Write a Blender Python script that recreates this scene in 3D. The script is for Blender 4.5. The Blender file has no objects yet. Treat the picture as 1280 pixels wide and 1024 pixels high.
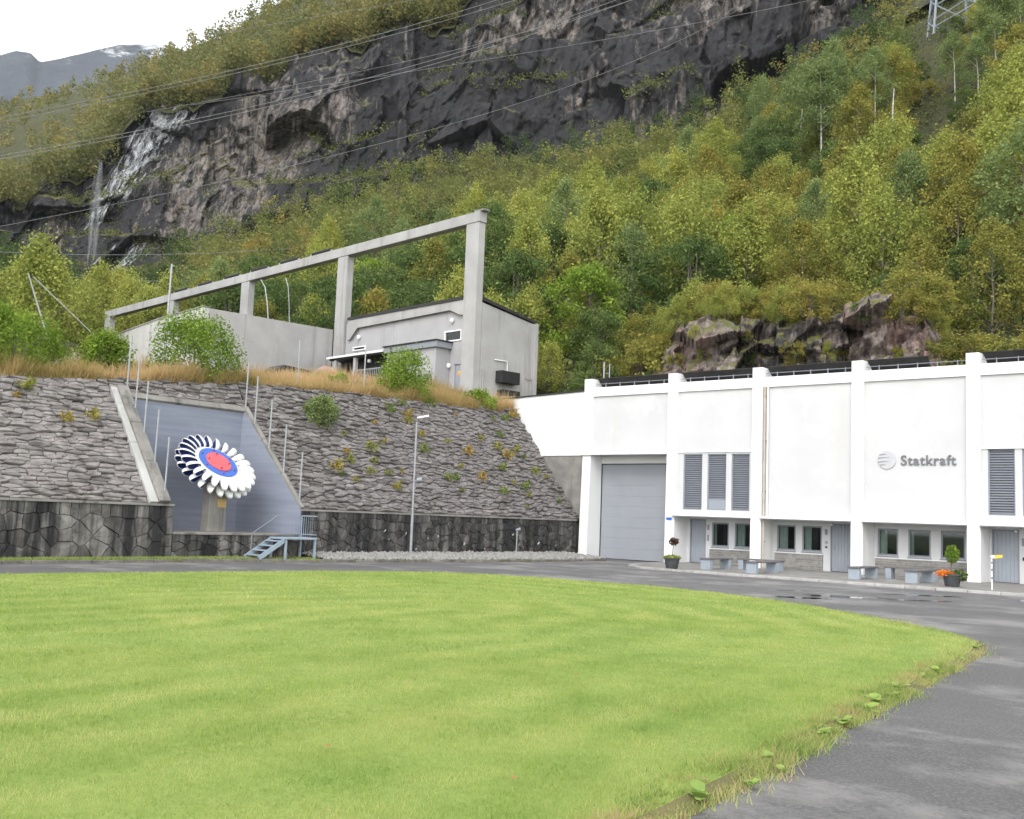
import bpy, math, random
import numpy as np
from mathutils import Vector, Matrix

random.seed(7)
RNG = np.random.default_rng(7)
scene = bpy.context.scene
COL = scene.collection

# ------------------------------------------------------------------ camera
CAM = np.array([30.6, -41.8, 1.85])
F = np.array([-0.6405728, 0.76092887, 0.103217])
R = np.array([0.76698733, 0.64054967, 0.03776978])
U = np.array([0.0373755, -0.10336042, 0.99394149])
cd = bpy.data.cameras.new("camera")
cd.sensor_width = 36.0
cd.lens = 36.0 * 1300.0 / 1280.0
cd.clip_start = 0.1
cd.clip_end = 9000.0
cam = bpy.data.objects.new("camera", cd)
COL.objects.link(cam)
m = Matrix((( R[0], U[0], -F[0], CAM[0]), (R[1], U[1], -F[1], CAM[1]), (R[2], U[2], -F[2], CAM[2]), (0, 0, 0, 1)))
cam.matrix_world = m
scene.camera = cam

# ------------------------------------------------------------------ sky and sun (bright overcast)
SUN_EL, SUN_AZ = 45.0, 158.0          # azimuth clockwise from +Y
world = bpy.data.worlds.new("World")
scene.world = world
world.use_nodes = True
wn = world.node_tree
bg = wn.nodes["Background"]
sky = wn.nodes.new("ShaderNodeTexSky")
sky.sky_type = 'NISHITA'
sky.sun_disc = False
sky.sun_elevation = math.radians(SUN_EL)
sky.sun_rotation = math.radians(SUN_AZ)
sky.air_density = 1.4
sky.dust_density = 1.0
sky.ozone_density = 1.0
hs = wn.nodes.new("ShaderNodeHueSaturation")
hs.inputs["Saturation"].default_value = 0.08
wn.links.new(sky.outputs[0], hs.inputs["Color"])
wn.links.new(hs.outputs[0], bg.inputs[0])
bg.inputs[1].default_value = 0.15
sd = bpy.data.lights.new("sun", 'SUN')
sd.energy = 0.5
sd.angle = math.radians(25)
sd.color = (1.0, 0.965, 0.92)
sun = bpy.data.objects.new("sun", sd)
COL.objects.link(sun)
_e, _a = math.radians(SUN_EL), math.radians(SUN_AZ)
_d = Vector((math.sin(_a) * math.cos(_e), math.cos(_a) * math.cos(_e), math.sin(_e)))
sun.rotation_euler = (-_d).to_track_quat('-Z', 'Y').to_euler()
sun.location = (0, 0, 60)

scene.view_settings.view_transform = 'Standard'
scene.view_settings.look = 'None'
scene.view_settings.gamma = 1.0
scene.view_settings.exposure = 1.38
scene.view_settings.use_curve_mapping = False
scene.cycles.use_denoising = True
scene.cycles.max_bounces = 4
scene.cycles.diffuse_bounces = 2
scene.cycles.glossy_bounces = 3
scene.cycles.transmission_bounces = 3
scene.cycles.transparent_max_bounces = 6
scene.cycles.volume_bounces = 0
scene.cycles.use_adaptive_sampling = True
scene.cycles.adaptive_threshold = 0.02

# ------------------------------------------------------------------ numeric noise
def _hash(ix, iy, iz, seed):
    h = (ix.astype(np.int64) * 374761393 + iy.astype(np.int64) * 668265263 + iz.astype(np.int64) * 2147483647 + seed * 974711) & 0xffffffff
    h = ((h ^ (h >> 13)) * 1274126177) & 0xffffffff
    h = h ^ (h >> 16)
    return (h & 0xffff) / 65535.0

def vnoise(x, y, z, seed=0):
    x, y, z = np.broadcast_arrays(np.asarray(x, float), np.asarray(y, float), np.asarray(z, float))
    ix, iy, iz = np.floor(x), np.floor(y), np.floor(z)
    fx, fy, fz = x - ix, y - iy, z - iz
    fx, fy, fz = [q * q * (3 - 2 * q) for q in (fx, fy, fz)]
    r = 0
    for dx in (0, 1):
        for dy in (0, 1):
            for dz in (0, 1):
                w = (fx if dx else 1 - fx) * (fy if dy else 1 - fy) * (fz if dz else 1 - fz)
                r = r + w * _hash(ix + dx, iy + dy, iz + dz, seed)
    return r

def fbm(x, y, z, octaves=4, seed=0):
    a, s, t = 0.5, 0, 0
    for o in range(octaves):
        k = 2.03 ** o
        s = s + a * vnoise(np.asarray(x) * k, np.asarray(y) * k, np.asarray(z) * k, seed + o * 17)
        t += a
        a *= 0.5
    return s / t

def facets(x, y, seed, tilt=0.6):
    """fractured blocks: every cell has its own depth and its own slant"""
    x = np.asarray(x, float); y = np.asarray(y, float)
    ix, iy = np.floor(x), np.floor(y)
    best = np.full(x.shape, 1e9); val = np.zeros(x.shape)
    for dx in (-1, 0, 1):
        for dy in (-1, 0, 1):
            cx_, cy_ = ix + dx, iy + dy
            o_ = np.zeros_like(x)
            px_ = cx_ + 0.1 + 0.8 * _hash(cx_, cy_, o_, seed); py_ = cy_ + 0.1 + 0.8 * _hash(cx_, cy_, o_ + 1, seed)
            d_ = (x - px_) ** 2 + (y - py_) ** 2
            v_ = _hash(cx_, cy_, o_ + 2, seed) + tilt * ((_hash(cx_, cy_, o_ + 3, seed) - 0.5) * (x - px_) + (_hash(cx_, cy_, o_ + 4, seed) - 0.5) * (y - py_)) * 2
            m_ = d_ < best
            best = np.where(m_, d_, best); val = np.where(m_, v_, val)
    return val

# ------------------------------------------------------------------ materials
def new_mat(name):
    mt = bpy.data.materials.new(name)
    mt.use_nodes = True
    nt = mt.node_tree
    return mt, nt, nt.nodes["Principled BSDF"]

def N(nt, kind, **kw):
    n = nt.nodes.new(kind)
    for k, v in kw.items():
        setattr(n, k, v)
    return n

def ramp(nt, fac, stops):
    r = N(nt, "ShaderNodeValToRGB")
    els = r.color_ramp.elements
    while len(els) < len(stops):
        els.new(0.5)
    for e, (p, c) in zip(els, stops):
        e.position = p
        e.color = (*c, 1) if len(c) == 3 else c
    nt.links.new(fac, r.inputs[0])
    return r.outputs[0]

def coords(nt, scale=(1, 1, 1), rot=(0, 0, 0), obj=False):
    mp = N(nt, "ShaderNodeMapping")
    mp.inputs["Scale"].default_value = scale
    mp.inputs["Rotation"].default_value = rot
    if obj:
        tc = N(nt, "ShaderNodeTexCoord")
        nt.links.new(tc.outputs["Object"], mp.inputs[0])
    else:
        g = N(nt, "ShaderNodeNewGeometry")
        nt.links.new(g.outputs["Position"], mp.inputs[0])
    return mp.outputs[0]

def noise(nt, vec, scale, detail=5, rough=0.6):
    n = N(nt, "ShaderNodeTexNoise")
    n.inputs["Scale"].default_value = scale
    n.inputs["Detail"].default_value = detail
    n.inputs["Roughness"].default_value = rough
    nt.links.new(vec, n.inputs["Vector"])
    return n.outputs["Fac"]

def mix(nt, fac, a, b, mode='MIX'):
    mx = N(nt, "ShaderNodeMix", data_type='RGBA', blend_type=mode)
    for val, sock in ((fac, mx.inputs[0]), (a, mx.inputs[6]), (b, mx.inputs[7])):
        if isinstance(val, (int, float)):
            sock.default_value = val
        elif isinstance(val, tuple):
            sock.default_value = (*val, 1)
        else:
            nt.links.new(val, sock)
    return mx.outputs[2]

def math_node(nt, op, a, b=None):
    mn = N(nt, "ShaderNodeMath", operation=op)
    for val, sock in ((a, mn.inputs[0]), (b, mn.inputs[1])):
        if val is None:
            continue
        if isinstance(val, (int, float)):
            sock.default_value = val
        else:
            nt.links.new(val, sock)
    return mn.outputs[0]

def bump(nt, bsdf, height, strength=0.3, dist=0.02):
    b = N(nt, "ShaderNodeBump")
    b.inputs["Strength"].default_value = strength
    b.inputs["Distance"].default_value = dist
    nt.links.new(height, b.inputs["Height"])
    nt.links.new(b.outputs[0], bsdf.inputs["Normal"])

def surf(name, c1, c2, scale=2.0, rough=0.7, bstr=0.25, bscale=18.0, bdist=0.02, streak=None, metallic=0.0, spot=None, perobj=0.0):
    """two-tone weathered surface, optional vertical stain streaks (colour, amount, width)"""
    mt, nt, bs = new_mat(name)
    p = coords(nt)
    col = ramp(nt, noise(nt, p, scale, 6), [(0.32, c1), (0.68, c2)])
    if spot:
        f = ramp(nt, noise(nt, p, spot[1], 4, 0.7), [(spot[2], (0, 0, 0)), (spot[2] + 0.1, (1, 1, 1))])
        col = mix(nt, f, col, spot[0])
    if streak:
        ps = coords(nt, (streak[2], streak[2], streak[2] * 0.07))
        f = ramp(nt, noise(nt, ps, 1.0, 5, 0.65), [(0.60 - 0.25 * streak[1], (0, 0, 0)), (0.74 - 0.2 * streak[1], (1, 1, 1))])
        col = mix(nt, f, col, streak[0])
    if perobj:
        oi = N(nt, "ShaderNodeObjectInfo")
        v = N(nt, "ShaderNodeMapRange")
        v.inputs[3].default_value = 1 - perobj
        v.inputs[4].default_value = 1 + perobj
        nt.links.new(oi.outputs["Random"], v.inputs[0])
        hsv = N(nt, "ShaderNodeHueSaturation")
        nt.links.new(col, hsv.inputs["Color"])
        nt.links.new(v.outputs[0], hsv.inputs["Value"])
        col = hsv.outputs[0]
    nt.links.new(col, bs.inputs["Base Color"])
    bs.inputs["Roughness"].default_value = rough
    bs.inputs["Metallic"].default_value = metallic
    if bstr:
        bump(nt, bs, noise(nt, p, bscale, 5), bstr, bdist)
    return mt

def leaf_mat(name, stops, objvar=0.25, trans=0.36, gain=1.6):
    """leaf colour picked by a per-leaf value plus a per-plant value"""
    mt = bpy.data.materials.new(name)
    mt.use_nodes = True
    nt = mt.node_tree
    nt.nodes.remove(nt.nodes["Principled BSDF"])
    out = nt.nodes["Material Output"]
    at = N(nt, "ShaderNodeAttribute", attribute_name="tint")
    oi = N(nt, "ShaderNodeObjectInfo")
    a = math_node(nt, 'MULTIPLY', at.outputs["Fac"], 1 - objvar)
    b = math_node(nt, 'MULTIPLY', oi.outputs["Random"], objvar)
    s = math_node(nt, 'ADD', a, b)
    col = ramp(nt, s, [(p_, tuple(min(0.9, gain * c_) for c_ in col_)) for p_, col_ in stops])
    df = N(nt, "ShaderNodeBsdfDiffuse")
    tr = N(nt, "ShaderNodeBsdfTranslucent")
    nt.links.new(col, df.inputs[0])
    nt.links.new(col, tr.inputs[0])
    ms = N(nt, "ShaderNodeMixShader")
    ms.inputs[0].default_value = trans
    nt.links.new(df.outputs[0], ms.inputs[1])
    nt.links.new(tr.outputs[0], ms.inputs[2])
    nt.links.new(ms.outputs[0], out.inputs[0])
    return mt

M = {}
M['white'] = surf('white_plaster', (0.76, 0.76, 0.755), (0.80, 0.80, 0.795), 0.8, 0.75, 0.25, 30, 0.01, streak=((0.68, 0.665, 0.63), 0.10, 1.3))
M['white_panel'] = surf('off_white_paint_greyed_for_shade', (0.53, 0.532, 0.535), (0.585, 0.587, 0.59), 0.45, 0.75, 0.35, 24, 0.012, streak=((0.55, 0.54, 0.52), 0.04, 0.9), spot=((0.60, 0.60, 0.60), 0.35, 0.55))  # dirty off-white, greyed further so the panels look shaded beside the pillars
M['white_trim'] = surf('white_trim', (0.78, 0.78, 0.78), (0.82, 0.82, 0.82), 2, 0.6, 0.1, 30, 0.005)
def brick_paint():
    mt, nt, bs = new_mat('white_painted_brick')
    p = coords(nt, (1, 1, 1), (math.radians(90), 0, 0))
    br = N(nt, "ShaderNodeTexBrick")
    br.inputs["Scale"].default_value = 1.0
    br.inputs["Brick Width"].default_value = 0.26
    br.inputs["Row Height"].default_value = 0.085
    br.inputs["Mortar Size"].default_value = 0.008
    nt.links.new(p, br.inputs["Vector"])
    col = ramp(nt, noise(nt, p, 1.5, 5), [(0.3, (0.76, 0.76, 0.75)), (0.7, (0.82, 0.82, 0.81))])
    nt.links.new(col, bs.inputs["Base Color"])
    bs.inputs["Roughness"].default_value = 0.75
    bump(nt, bs, br.outputs["Fac"], -0.5, 0.012)
    return mt
M['white_brick'] = brick_paint()
M['concrete'] = surf('weathered_concrete', (0.31, 0.306, 0.302), (0.41, 0.406, 0.40), 0.5, 0.85, 0.4, 14, 0.02, streak=((0.235, 0.232, 0.228), 0.22, 1.1))
M['concrete_pale'] = surf('pale_concrete', (0.38, 0.38, 0.365), (0.49, 0.49, 0.475), 0.7, 0.85, 0.3, 14, 0.02, streak=((0.24, 0.235, 0.23), 0.22, 1.4))
M['render'] = surf('grey_render', (0.34, 0.335, 0.345), (0.40, 0.395, 0.405), 0.6, 0.85, 0.25, 22, 0.012, streak=((0.235, 0.23, 0.235), 0.1, 1.5))
M['old_concrete'] = surf('stained_old_concrete', (0.18, 0.172, 0.16), (0.30, 0.285, 0.265), 1.2, 0.9, 0.5, 12, 0.02, streak=((0.10, 0.10, 0.09), 0.22, 2.0))
def niche_mat():
    mt, nt, bs = new_mat('blue_grey_board_marked_concrete')
    p = coords(nt)
    ps = coords(nt, (0.35, 0.35, 7.0))
    f = noise(nt, ps, 1.0, 5, 0.6)
    col = ramp(nt, f, [(0.3, (0.19, 0.21, 0.268)), (0.7, (0.252, 0.276, 0.342))])
    f2 = ramp(nt, noise(nt, p, 0.9, 5, 0.7), [(0.55, (0, 0, 0)), (0.8, (1, 1, 1))])
    col = mix(nt, f2, col, (0.27, 0.285, 0.325))
    nt.links.new(col, bs.inputs["Base Color"])
    bs.inputs["Roughness"].default_value = 0.8
    bump(nt, bs, f, 0.35, 0.02)
    return mt
M['niche'] = niche_mat()
M['door_grey'] = surf('blue_grey_door_paint', (0.26, 0.284, 0.325), (0.295, 0.32, 0.36), 1.2, 0.5, 0.05, 20, 0.003)
M['garage'] = surf('grey_sectional_door_paint', (0.275, 0.292, 0.32), (0.305, 0.322, 0.35), 0.9, 0.5, 0.05, 20, 0.003)
M['louvre'] = surf('grey_louvre_metal', (0.22, 0.235, 0.27), (0.25, 0.265, 0.30), 2, 0.5, 0)
M['frame'] = surf('grey_window_frame', (0.20, 0.215, 0.24), (0.235, 0.25, 0.275), 3, 0.5, 0)
M['galv'] = surf('galvanised_steel', (0.29, 0.305, 0.32), (0.38, 0.395, 0.41), 6, 0.45, 0.05, 30, 0.003, metallic=0.4)
M['stair_blue'] = surf('pale_blue_stair_paint', (0.25, 0.315, 0.38), (0.33, 0.395, 0.46), 4, 0.55, 0.05, 30, 0.003)
M['black'] = surf('matt_black', (0.012, 0.012, 0.013), (0.02, 0.02, 0.022), 3, 0.6, 0)
M['dark'] = surf('unlit_dark', (0.03, 0.03, 0.032), (0.05, 0.05, 0.05), 1, 0.9, 0)  # near-black colour stands in for unlit rooms and canopy shade
M['roof_dark'] = surf('dark_roof_sheet', (0.016, 0.015, 0.015), (0.03, 0.028, 0.027), 2, 0.65, 0.1)
M['curtain'] = surf('pale_curtain', (0.62, 0.64, 0.62), (0.74, 0.76, 0.74), 4, 0.9, 0.2, 12, 0.02)
M['boards'] = surf('grey_stone_cladding', (0.19, 0.182, 0.172), (0.29, 0.28, 0.262), 6, 0.85, 0.3, 25, 0.01, perobj=0.16)
M['letter'] = surf('grey_letter_metal', (0.13, 0.13, 0.14), (0.16, 0.16, 0.17), 4, 0.4, 0)
M['emblem'] = surf('pale_emblem_metal', (0.46, 0.46, 0.48), (0.50, 0.50, 0.52), 4, 0.4, 0)
M['emblem_line'] = surf('emblem_stripe_grey', (0.22, 0.22, 0.24), (0.25, 0.25, 0.27), 4, 0.4, 0)
M['blue_sign'] = surf('blue_sign', (0.03, 0.14, 0.62), (0.03, 0.14, 0.62), 4, 0.4, 0)
M['yellow'] = surf('yellow_paint', (0.75, 0.48, 0.03), (0.8, 0.52, 0.04), 4, 0.5, 0)
M['orange'] = surf('orange_paint', (0.75, 0.22, 0.12), (0.8, 0.26, 0.16), 4, 0.5, 0)
M['red_cap'] = surf('coral_red_paint', (0.60, 0.095, 0.115), (0.66, 0.115, 0.135), 3, 0.45, 0.05)
M['blue_ring'] = surf('mid_blue_paint', (0.035, 0.12, 0.46), (0.045, 0.14, 0.52), 3, 0.4, 0)
M['navy'] = surf('navy_bucket_inside', (0.016, 0.034, 0.165), (0.022, 0.048, 0.22), 3, 0.45, 0)
M['enamel'] = surf('white_enamel', (0.74, 0.74, 0.74), (0.80, 0.80, 0.79), 2, 0.4, 0.08, 20, 0.005)
M['bolt_red'] = surf('dark_red_bolt', (0.25, 0.02, 0.05), (0.3, 0.03, 0.07), 3, 0.5, 0)
M['brass'] = surf('brass_plaque', (0.42, 0.28, 0.09), (0.52, 0.36, 0.14), 9, 0.5, 0.1)
M['asphalt'] = None
M['rock_pale'] = surf('pale_gravel', (0.17, 0.165, 0.155), (0.36, 0.35, 0.33), 9, 0.9, 0.3, 40, 0.01)
M['boulder'] = surf('pale_boulder', (0.30, 0.29, 0.28), (0.48, 0.46, 0.44), 3, 0.9, 0.4, 18, 0.03)
M['kerb'] = surf('pale_kerb_stone', (0.30, 0.292, 0.28), (0.42, 0.41, 0.395), 4, 0.85, 0.3, 30, 0.01, perobj=0.1)
M['kerb_dark'] = surf('dark_mossy_kerb', (0.09, 0.085, 0.07), (0.20, 0.19, 0.165), 3, 0.9, 0.4, 25, 0.015, spot=((0.10, 0.11, 0.03), 2.5, 0.55), perobj=0.2)
M['bark'] = surf('grey_brown_bark', (0.10, 0.085, 0.07), (0.19, 0.165, 0.14), 5, 0.9, 0.4, 20, 0.02)
M['birch_bark'] = surf('white_birch_bark', (0.34, 0.32, 0.29), (0.62, 0.60, 0.56), 3, 0.85, 0.2, 20, 0.01, spot=((0.05, 0.045, 0.04), 4, 0.62))
M['bench_seat'] = surf('dark_bench_slab', (0.10, 0.095, 0.10), (0.16, 0.15, 0.155), 5, 0.6, 0.1)
M['bench_leg'] = surf('blue_grey_bench_block', (0.26, 0.30, 0.345), (0.32, 0.36, 0.405), 3, 0.75, 0.2, 25, 0.008)
M['pot'] = surf('dark_pot', (0.035, 0.037, 0.04), (0.06, 0.062, 0.066), 5, 0.6, 0.1)
M['soil'] = surf('dark_soil', (0.03, 0.024, 0.018), (0.06, 0.048, 0.036), 8, 0.95, 0.5)
M['rust'] = surf('rusty_pipe', (0.40, 0.34, 0.26), (0.52, 0.46, 0.38), 4, 0.7, 0.1)
M['wire'] = surf('aluminium_wire', (0.22, 0.22, 0.23), (0.27, 0.27, 0.28), 2, 0.5, 0)
M['pylon'] = surf('galvanised_pylon_steel', (0.23, 0.26, 0.30), (0.29, 0.32, 0.365), 2, 0.5, 0)
M['tarp'] = surf('faded_pink_tarpaulin', (0.29, 0.20, 0.175), (0.38, 0.28, 0.25), 2, 0.8, 0.4, 6, 0.05)
M['car_black'] = surf('black_car_paint', (0.008, 0.008, 0.009), (0.014, 0.014, 0.015), 2, 0.25, 0)
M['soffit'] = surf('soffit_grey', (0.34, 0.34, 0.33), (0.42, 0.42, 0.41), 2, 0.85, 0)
M['plant_stone'] = None

def glass_mat():
    mt = bpy.data.materials.new('window_glass')
    mt.use_nodes = True
    nt = mt.node_tree
    nt.nodes.remove(nt.nodes["Principled BSDF"])
    gl = N(nt, "ShaderNodeBsdfGlossy")
    gl.inputs["Roughness"].default_value = 0.03
    gl.inputs["Color"].default_value = (0.8, 0.85, 0.85, 1)
    tr = N(nt, "ShaderNodeBsdfTransparent")
    tr.inputs["Color"].default_value = (0.72, 0.78, 0.76, 1)
    fr = N(nt, "ShaderNodeFresnel")
    fr.inputs["IOR"].default_value = 1.6
    ms = N(nt, "ShaderNodeMixShader")
    nt.links.new(fr.outputs[0], ms.inputs[0])
    nt.links.new(tr.outputs[0], ms.inputs[1])
    nt.links.new(gl.outputs[0], ms.inputs[2])
    nt.links.new(ms.outputs[0], nt.nodes["Material Output"].inputs[0])
    return mt
M['glass'] = glass_mat()

def asphalt_mat():
    mt, nt, bs = new_mat('worn_asphalt')
    p = coords(nt)
    base = ramp(nt, noise(nt, p, 0.35, 6, 0.65), [(0.3, (0.080, 0.077, 0.080)), (0.7, (0.122, 0.118, 0.120))])
    fine = noise(nt, p, 30, 4, 0.75)
    base = mix(nt, 0.42, base, ramp(nt, fine, [(0.36, (0.03, 0.03, 0.032)), (0.52, (0.11, 0.108, 0.108)), (0.68, (0.34, 0.33, 0.32))]))
    vor = N(nt, "ShaderNodeTexVoronoi"); vor.inputs["Scale"].default_value = 26.0; nt.links.new(p, vor.inputs["Vector"])
    base = mix(nt, ramp(nt, vor.outputs["Distance"], [(0.10, (0.55, 0.55, 0.55)), (0.24, (0, 0, 0))]), base, (0.24, 0.235, 0.23))
    pd = coords(nt, (0.8, 1.1, 1), (0, 0, 0.5))
    dry = ramp(nt, noise(nt, pd, 0.36, 10, 0.74), [(0.49, (0, 0, 0)), (0.60, (0.85, 0.85, 0.85))])
    base = mix(nt, dry, base, (0.235, 0.228, 0.222))
    nt.links.new(base, bs.inputs["Base Color"])
    pw = coords(nt, (1, 1, 1))
    wet = ramp(nt, noise(nt, pw, 0.22, 5, 0.6), [(0.45, (0.8, 0.8, 0.8)), (0.66, (0.5, 0.5, 0.5))])
    nt.links.new(wet, bs.inputs["Roughness"])
    bump(nt, bs, fine, 0.55, 0.008)
    return mt
M['asphalt'] = asphalt_mat()
M['pavement'] = surf('worn_concrete_pavement', (0.17, 0.163, 0.152), (0.27, 0.26, 0.243), 1.3, 0.75, 0.3, 40, 0.006, spot=((0.12, 0.12, 0.10), 0.8, 0.58))

def grass_ground():
    mt, nt, bs = new_mat('lawn_turf')
    p = coords(nt)
    col = ramp(nt, noise(nt, p, 0.35, 6, 0.6), [(0.3, (0.15, 0.25, 0.042)), (0.5, (0.23, 0.33, 0.062)), (0.72, (0.34, 0.37, 0.10))])
    col = mix(nt, 0.4, col, ramp(nt, noise(nt, p, 9, 4, 0.7), [(0.3, (0.09, 0.17, 0.028)), (0.7, (0.30, 0.36, 0.10))]))
    nt.links.new(col, bs.inputs["Base Color"])
    bs.inputs["Roughness"].default_value = 0.9
    bump(nt, bs, noise(nt, p, 25, 4), 0.6, 0.03)
    return mt
M['turf'] = grass_ground()

def lawn_blade():
    mt = bpy.data.materials.new('lawn_grass_blades')
    mt.use_nodes = True
    nt = mt.node_tree
    nt.nodes.remove(nt.nodes["Principled BSDF"])
    p = coords(nt)
    at = N(nt, "ShaderNodeAttribute", attribute_name="tint")
    f2 = noise(nt, p, 1.1, 5, 0.65)
    f3 = noise(nt, p, 0.22, 4, 0.55)
    st_ = math_node(nt, 'ADD', math_node(nt, 'MULTIPLY', f2, 0.45), math_node(nt, 'MULTIPLY', f3, 0.30))
    st_ = math_node(nt, 'ADD', st_, math_node(nt, 'MULTIPLY', at.outputs["Fac"], 0.36))
    col = ramp(nt, st_, [(0.34, (0.155, 0.255, 0.058)), (0.47, (0.265, 0.365, 0.092)), (0.60, (0.385, 0.452, 0.142)), (0.72, (0.53, 0.53, 0.21)), (0.86, (0.62, 0.56, 0.27))])
    df = N(nt, "ShaderNodeBsdfDiffuse")
    tr = N(nt, "ShaderNodeBsdfTranslucent")
    nt.links.new(col, df.inputs[0])
    nt.links.new(col, tr.inputs[0])
    ms = N(nt, "ShaderNodeMixShader")
    ms.inputs[0].default_value = 0.35
    nt.links.new(df.outputs[0], ms.inputs[1])
    nt.links.new(tr.outputs[0], ms.inputs[2])
    nt.links.new(ms.outputs[0], nt.nodes["Material Output"].inputs[0])
    return mt
M['blade'] = lawn_blade()

def rock_mat(name, pale, mid, dark, darkness, scale, moss=0.5, tilt=0.0, pink=None):
    mt, nt, bs = new_mat(name)
    p = coords(nt)
    col = ramp(nt, noise(nt, p, 0.16 * scale, 7, 0.68), [(0.30, mid), (0.62, pale)])
    if pink:
        f = ramp(nt, noise(nt, p, 0.11 * scale, 5, 0.6), [(0.50, (0, 0, 0)), (0.62, (1, 1, 1))])
        col = mix(nt, f, col, pink)
    col = mix(nt, 0.5, col, ramp(nt, noise(nt, p, 1.4 * scale, 6, 0.75), [(0.35, tuple(0.45 * c for c in mid)), (0.65, tuple(min(1, 1.25 * c) for c in pale))]))
    # water stains running down the face
    ps = coords(nt, (0.50 * scale, 0.50 * scale, 0.05 * scale))
    f = noise(nt, ps, 1.0, 6, 0.7)
    fl = noise(nt, p, 0.03 * scale, 3, 0.5)
    s = math_node(nt, 'ADD', math_node(nt, 'MULTIPLY', f, 0.65), math_node(nt, 'MULTIPLY', fl, 0.55))
    st = ramp(nt, s, [(0.68 - 0.2 * darkness, (0, 0, 0)), (0.76 - 0.2 * darkness, (1, 1, 1))])
    dk = ramp(nt, noise(nt, coords(nt, (1.6 * scale, 1.6 * scale, 0.16 * scale)), 1.0, 6, 0.75), [(0.35, tuple(0.5 * c for c in dark)), (0.62, tuple(1.7 * c for c in dark)), (0.76, tuple(0.6 * c for c in mid))])
    col = mix(nt, st, col, dk)
    col = mix(nt, 0.72, col, ramp(nt, noise(nt, coords(nt, (1.1 * scale, 1.1 * scale, 0.08 * scale)), 1.0, 6, 0.75), [(0.34, (0.12, 0.12, 0.13)), (0.62, (1.0, 0.97, 0.94))]), 'MULTIPLY')
    wv_ = N(nt, "ShaderNodeVectorMath", operation='ADD')
    wn_ = N(nt, "ShaderNodeTexNoise"); wn_.inputs["Scale"].default_value = 0.6 * scale; wn_.inputs["Detail"].default_value = 5
    nt.links.new(coords(nt), wn_.inputs["Vector"])
    sc_ = N(nt, "ShaderNodeVectorMath", operation='SCALE'); sc_.inputs[3].default_value = 0.7
    nt.links.new(wn_.outputs["Color"], sc_.inputs[0])
    nt.links.new(coords(nt, (0.30 * scale, 0.30 * scale, 0.17 * scale), (0.25, 0.2, 0)), wv_.inputs[0]); nt.links.new(sc_.outputs[0], wv_.inputs[1])
    vc = N(nt, "ShaderNodeTexVoronoi", feature='DISTANCE_TO_EDGE'); vc.inputs["Scale"].default_value = 1.0
    nt.links.new(wv_.outputs[0], vc.inputs["Vector"])
    ck = ramp(nt, vc.outputs["Distance"], [(0.0, (0.12, 0.12, 0.12)), (0.07, (1, 1, 1))])
    col = mix(nt, 0.8 if scale < 2 else 0.45, col, ck, 'MULTIPLY')
    g = N(nt, "ShaderNodeNewGeometry")
    sep = N(nt, "ShaderNodeSeparateXYZ")
    nt.links.new(g.outputs["Normal"], sep.inputs[0])
    up = math_node(nt, 'ADD', sep.outputs[2], math_node(nt, 'MULTIPLY', math_node(nt, 'SUBTRACT', noise(nt, p, 0.7 * scale, 5), 0.5), 0.9))
    mo = ramp(nt, up, [(0.80 - 0.35 * moss, (0, 0, 0)), (0.95 - 0.35 * moss, (1, 1, 1))])
    mcol = ramp(nt, noise(nt, p, 0.9 * scale, 5, 0.7), [(0.3, (0.05, 0.06, 0.016)), (0.55, (0.12, 0.12, 0.03)), (0.75, (0.19, 0.14, 0.035))])
    col = mix(nt, mo, col, mcol)
    nt.links.new(col, bs.inputs["Base Color"])
    bs.inputs["Roughness"].default_value = 0.75
    b = math_node(nt, 'ADD', noise(nt, p, 0.8 * scale, 8, 0.75), math_node(nt, 'MULTIPLY', f, 0.8))
    bump(nt, bs, b, 0.7, 0.35 / scale)
    return mt
M['cliff'] = rock_mat('wet_cliff_rock', (0.26, 0.228, 0.20), (0.105, 0.097, 0.094), (0.011, 0.011, 0.014), 0.98, 1.0, 0.14, pink=(0.215, 0.168, 0.142))
M['outcrop'] = rock_mat('pinkish_outcrop_rock', (0.34, 0.285, 0.26), (0.17, 0.148, 0.138), (0.03, 0.027, 0.025), 0.36, 4.0, 0.42, pink=(0.36, 0.215, 0.18))

def hill_ground():
    mt, nt, bs = new_mat('wooded_hillside_floor')
    p = coords(nt)
    col = ramp(nt, noise(nt, p, 0.12, 6, 0.7), [(0.3, (0.028, 0.040, 0.012)), (0.5, (0.055, 0.062, 0.018)), (0.7, (0.085, 0.075, 0.025))])
    col = mix(nt, 0.55, col, ramp(nt, noise(nt, p, 1.1, 6, 0.75), [(0.35, (0.018, 0.022, 0.008)), (0.66, (0.12, 0.115, 0.04))]))
    nt.links.new(col, bs.inputs["Base Color"])
    bs.inputs["Roughness"].default_value = 0.95
    bump(nt, bs, noise(nt, p, 0.9, 8, 0.75), 1.0, 0.8)
    return mt
M['hill'] = hill_ground()
M['terrace'] = surf('rough_terrace_grass', (0.10, 0.10, 0.035), (0.22, 0.18, 0.08), 0.7, 0.95, 0.6, 9, 0.06)
M['ground'] = surf('valley_floor', (0.07, 0.09, 0.03), (0.13, 0.13, 0.06), 0.2, 0.95, 0.4, 4, 0.05)

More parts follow.
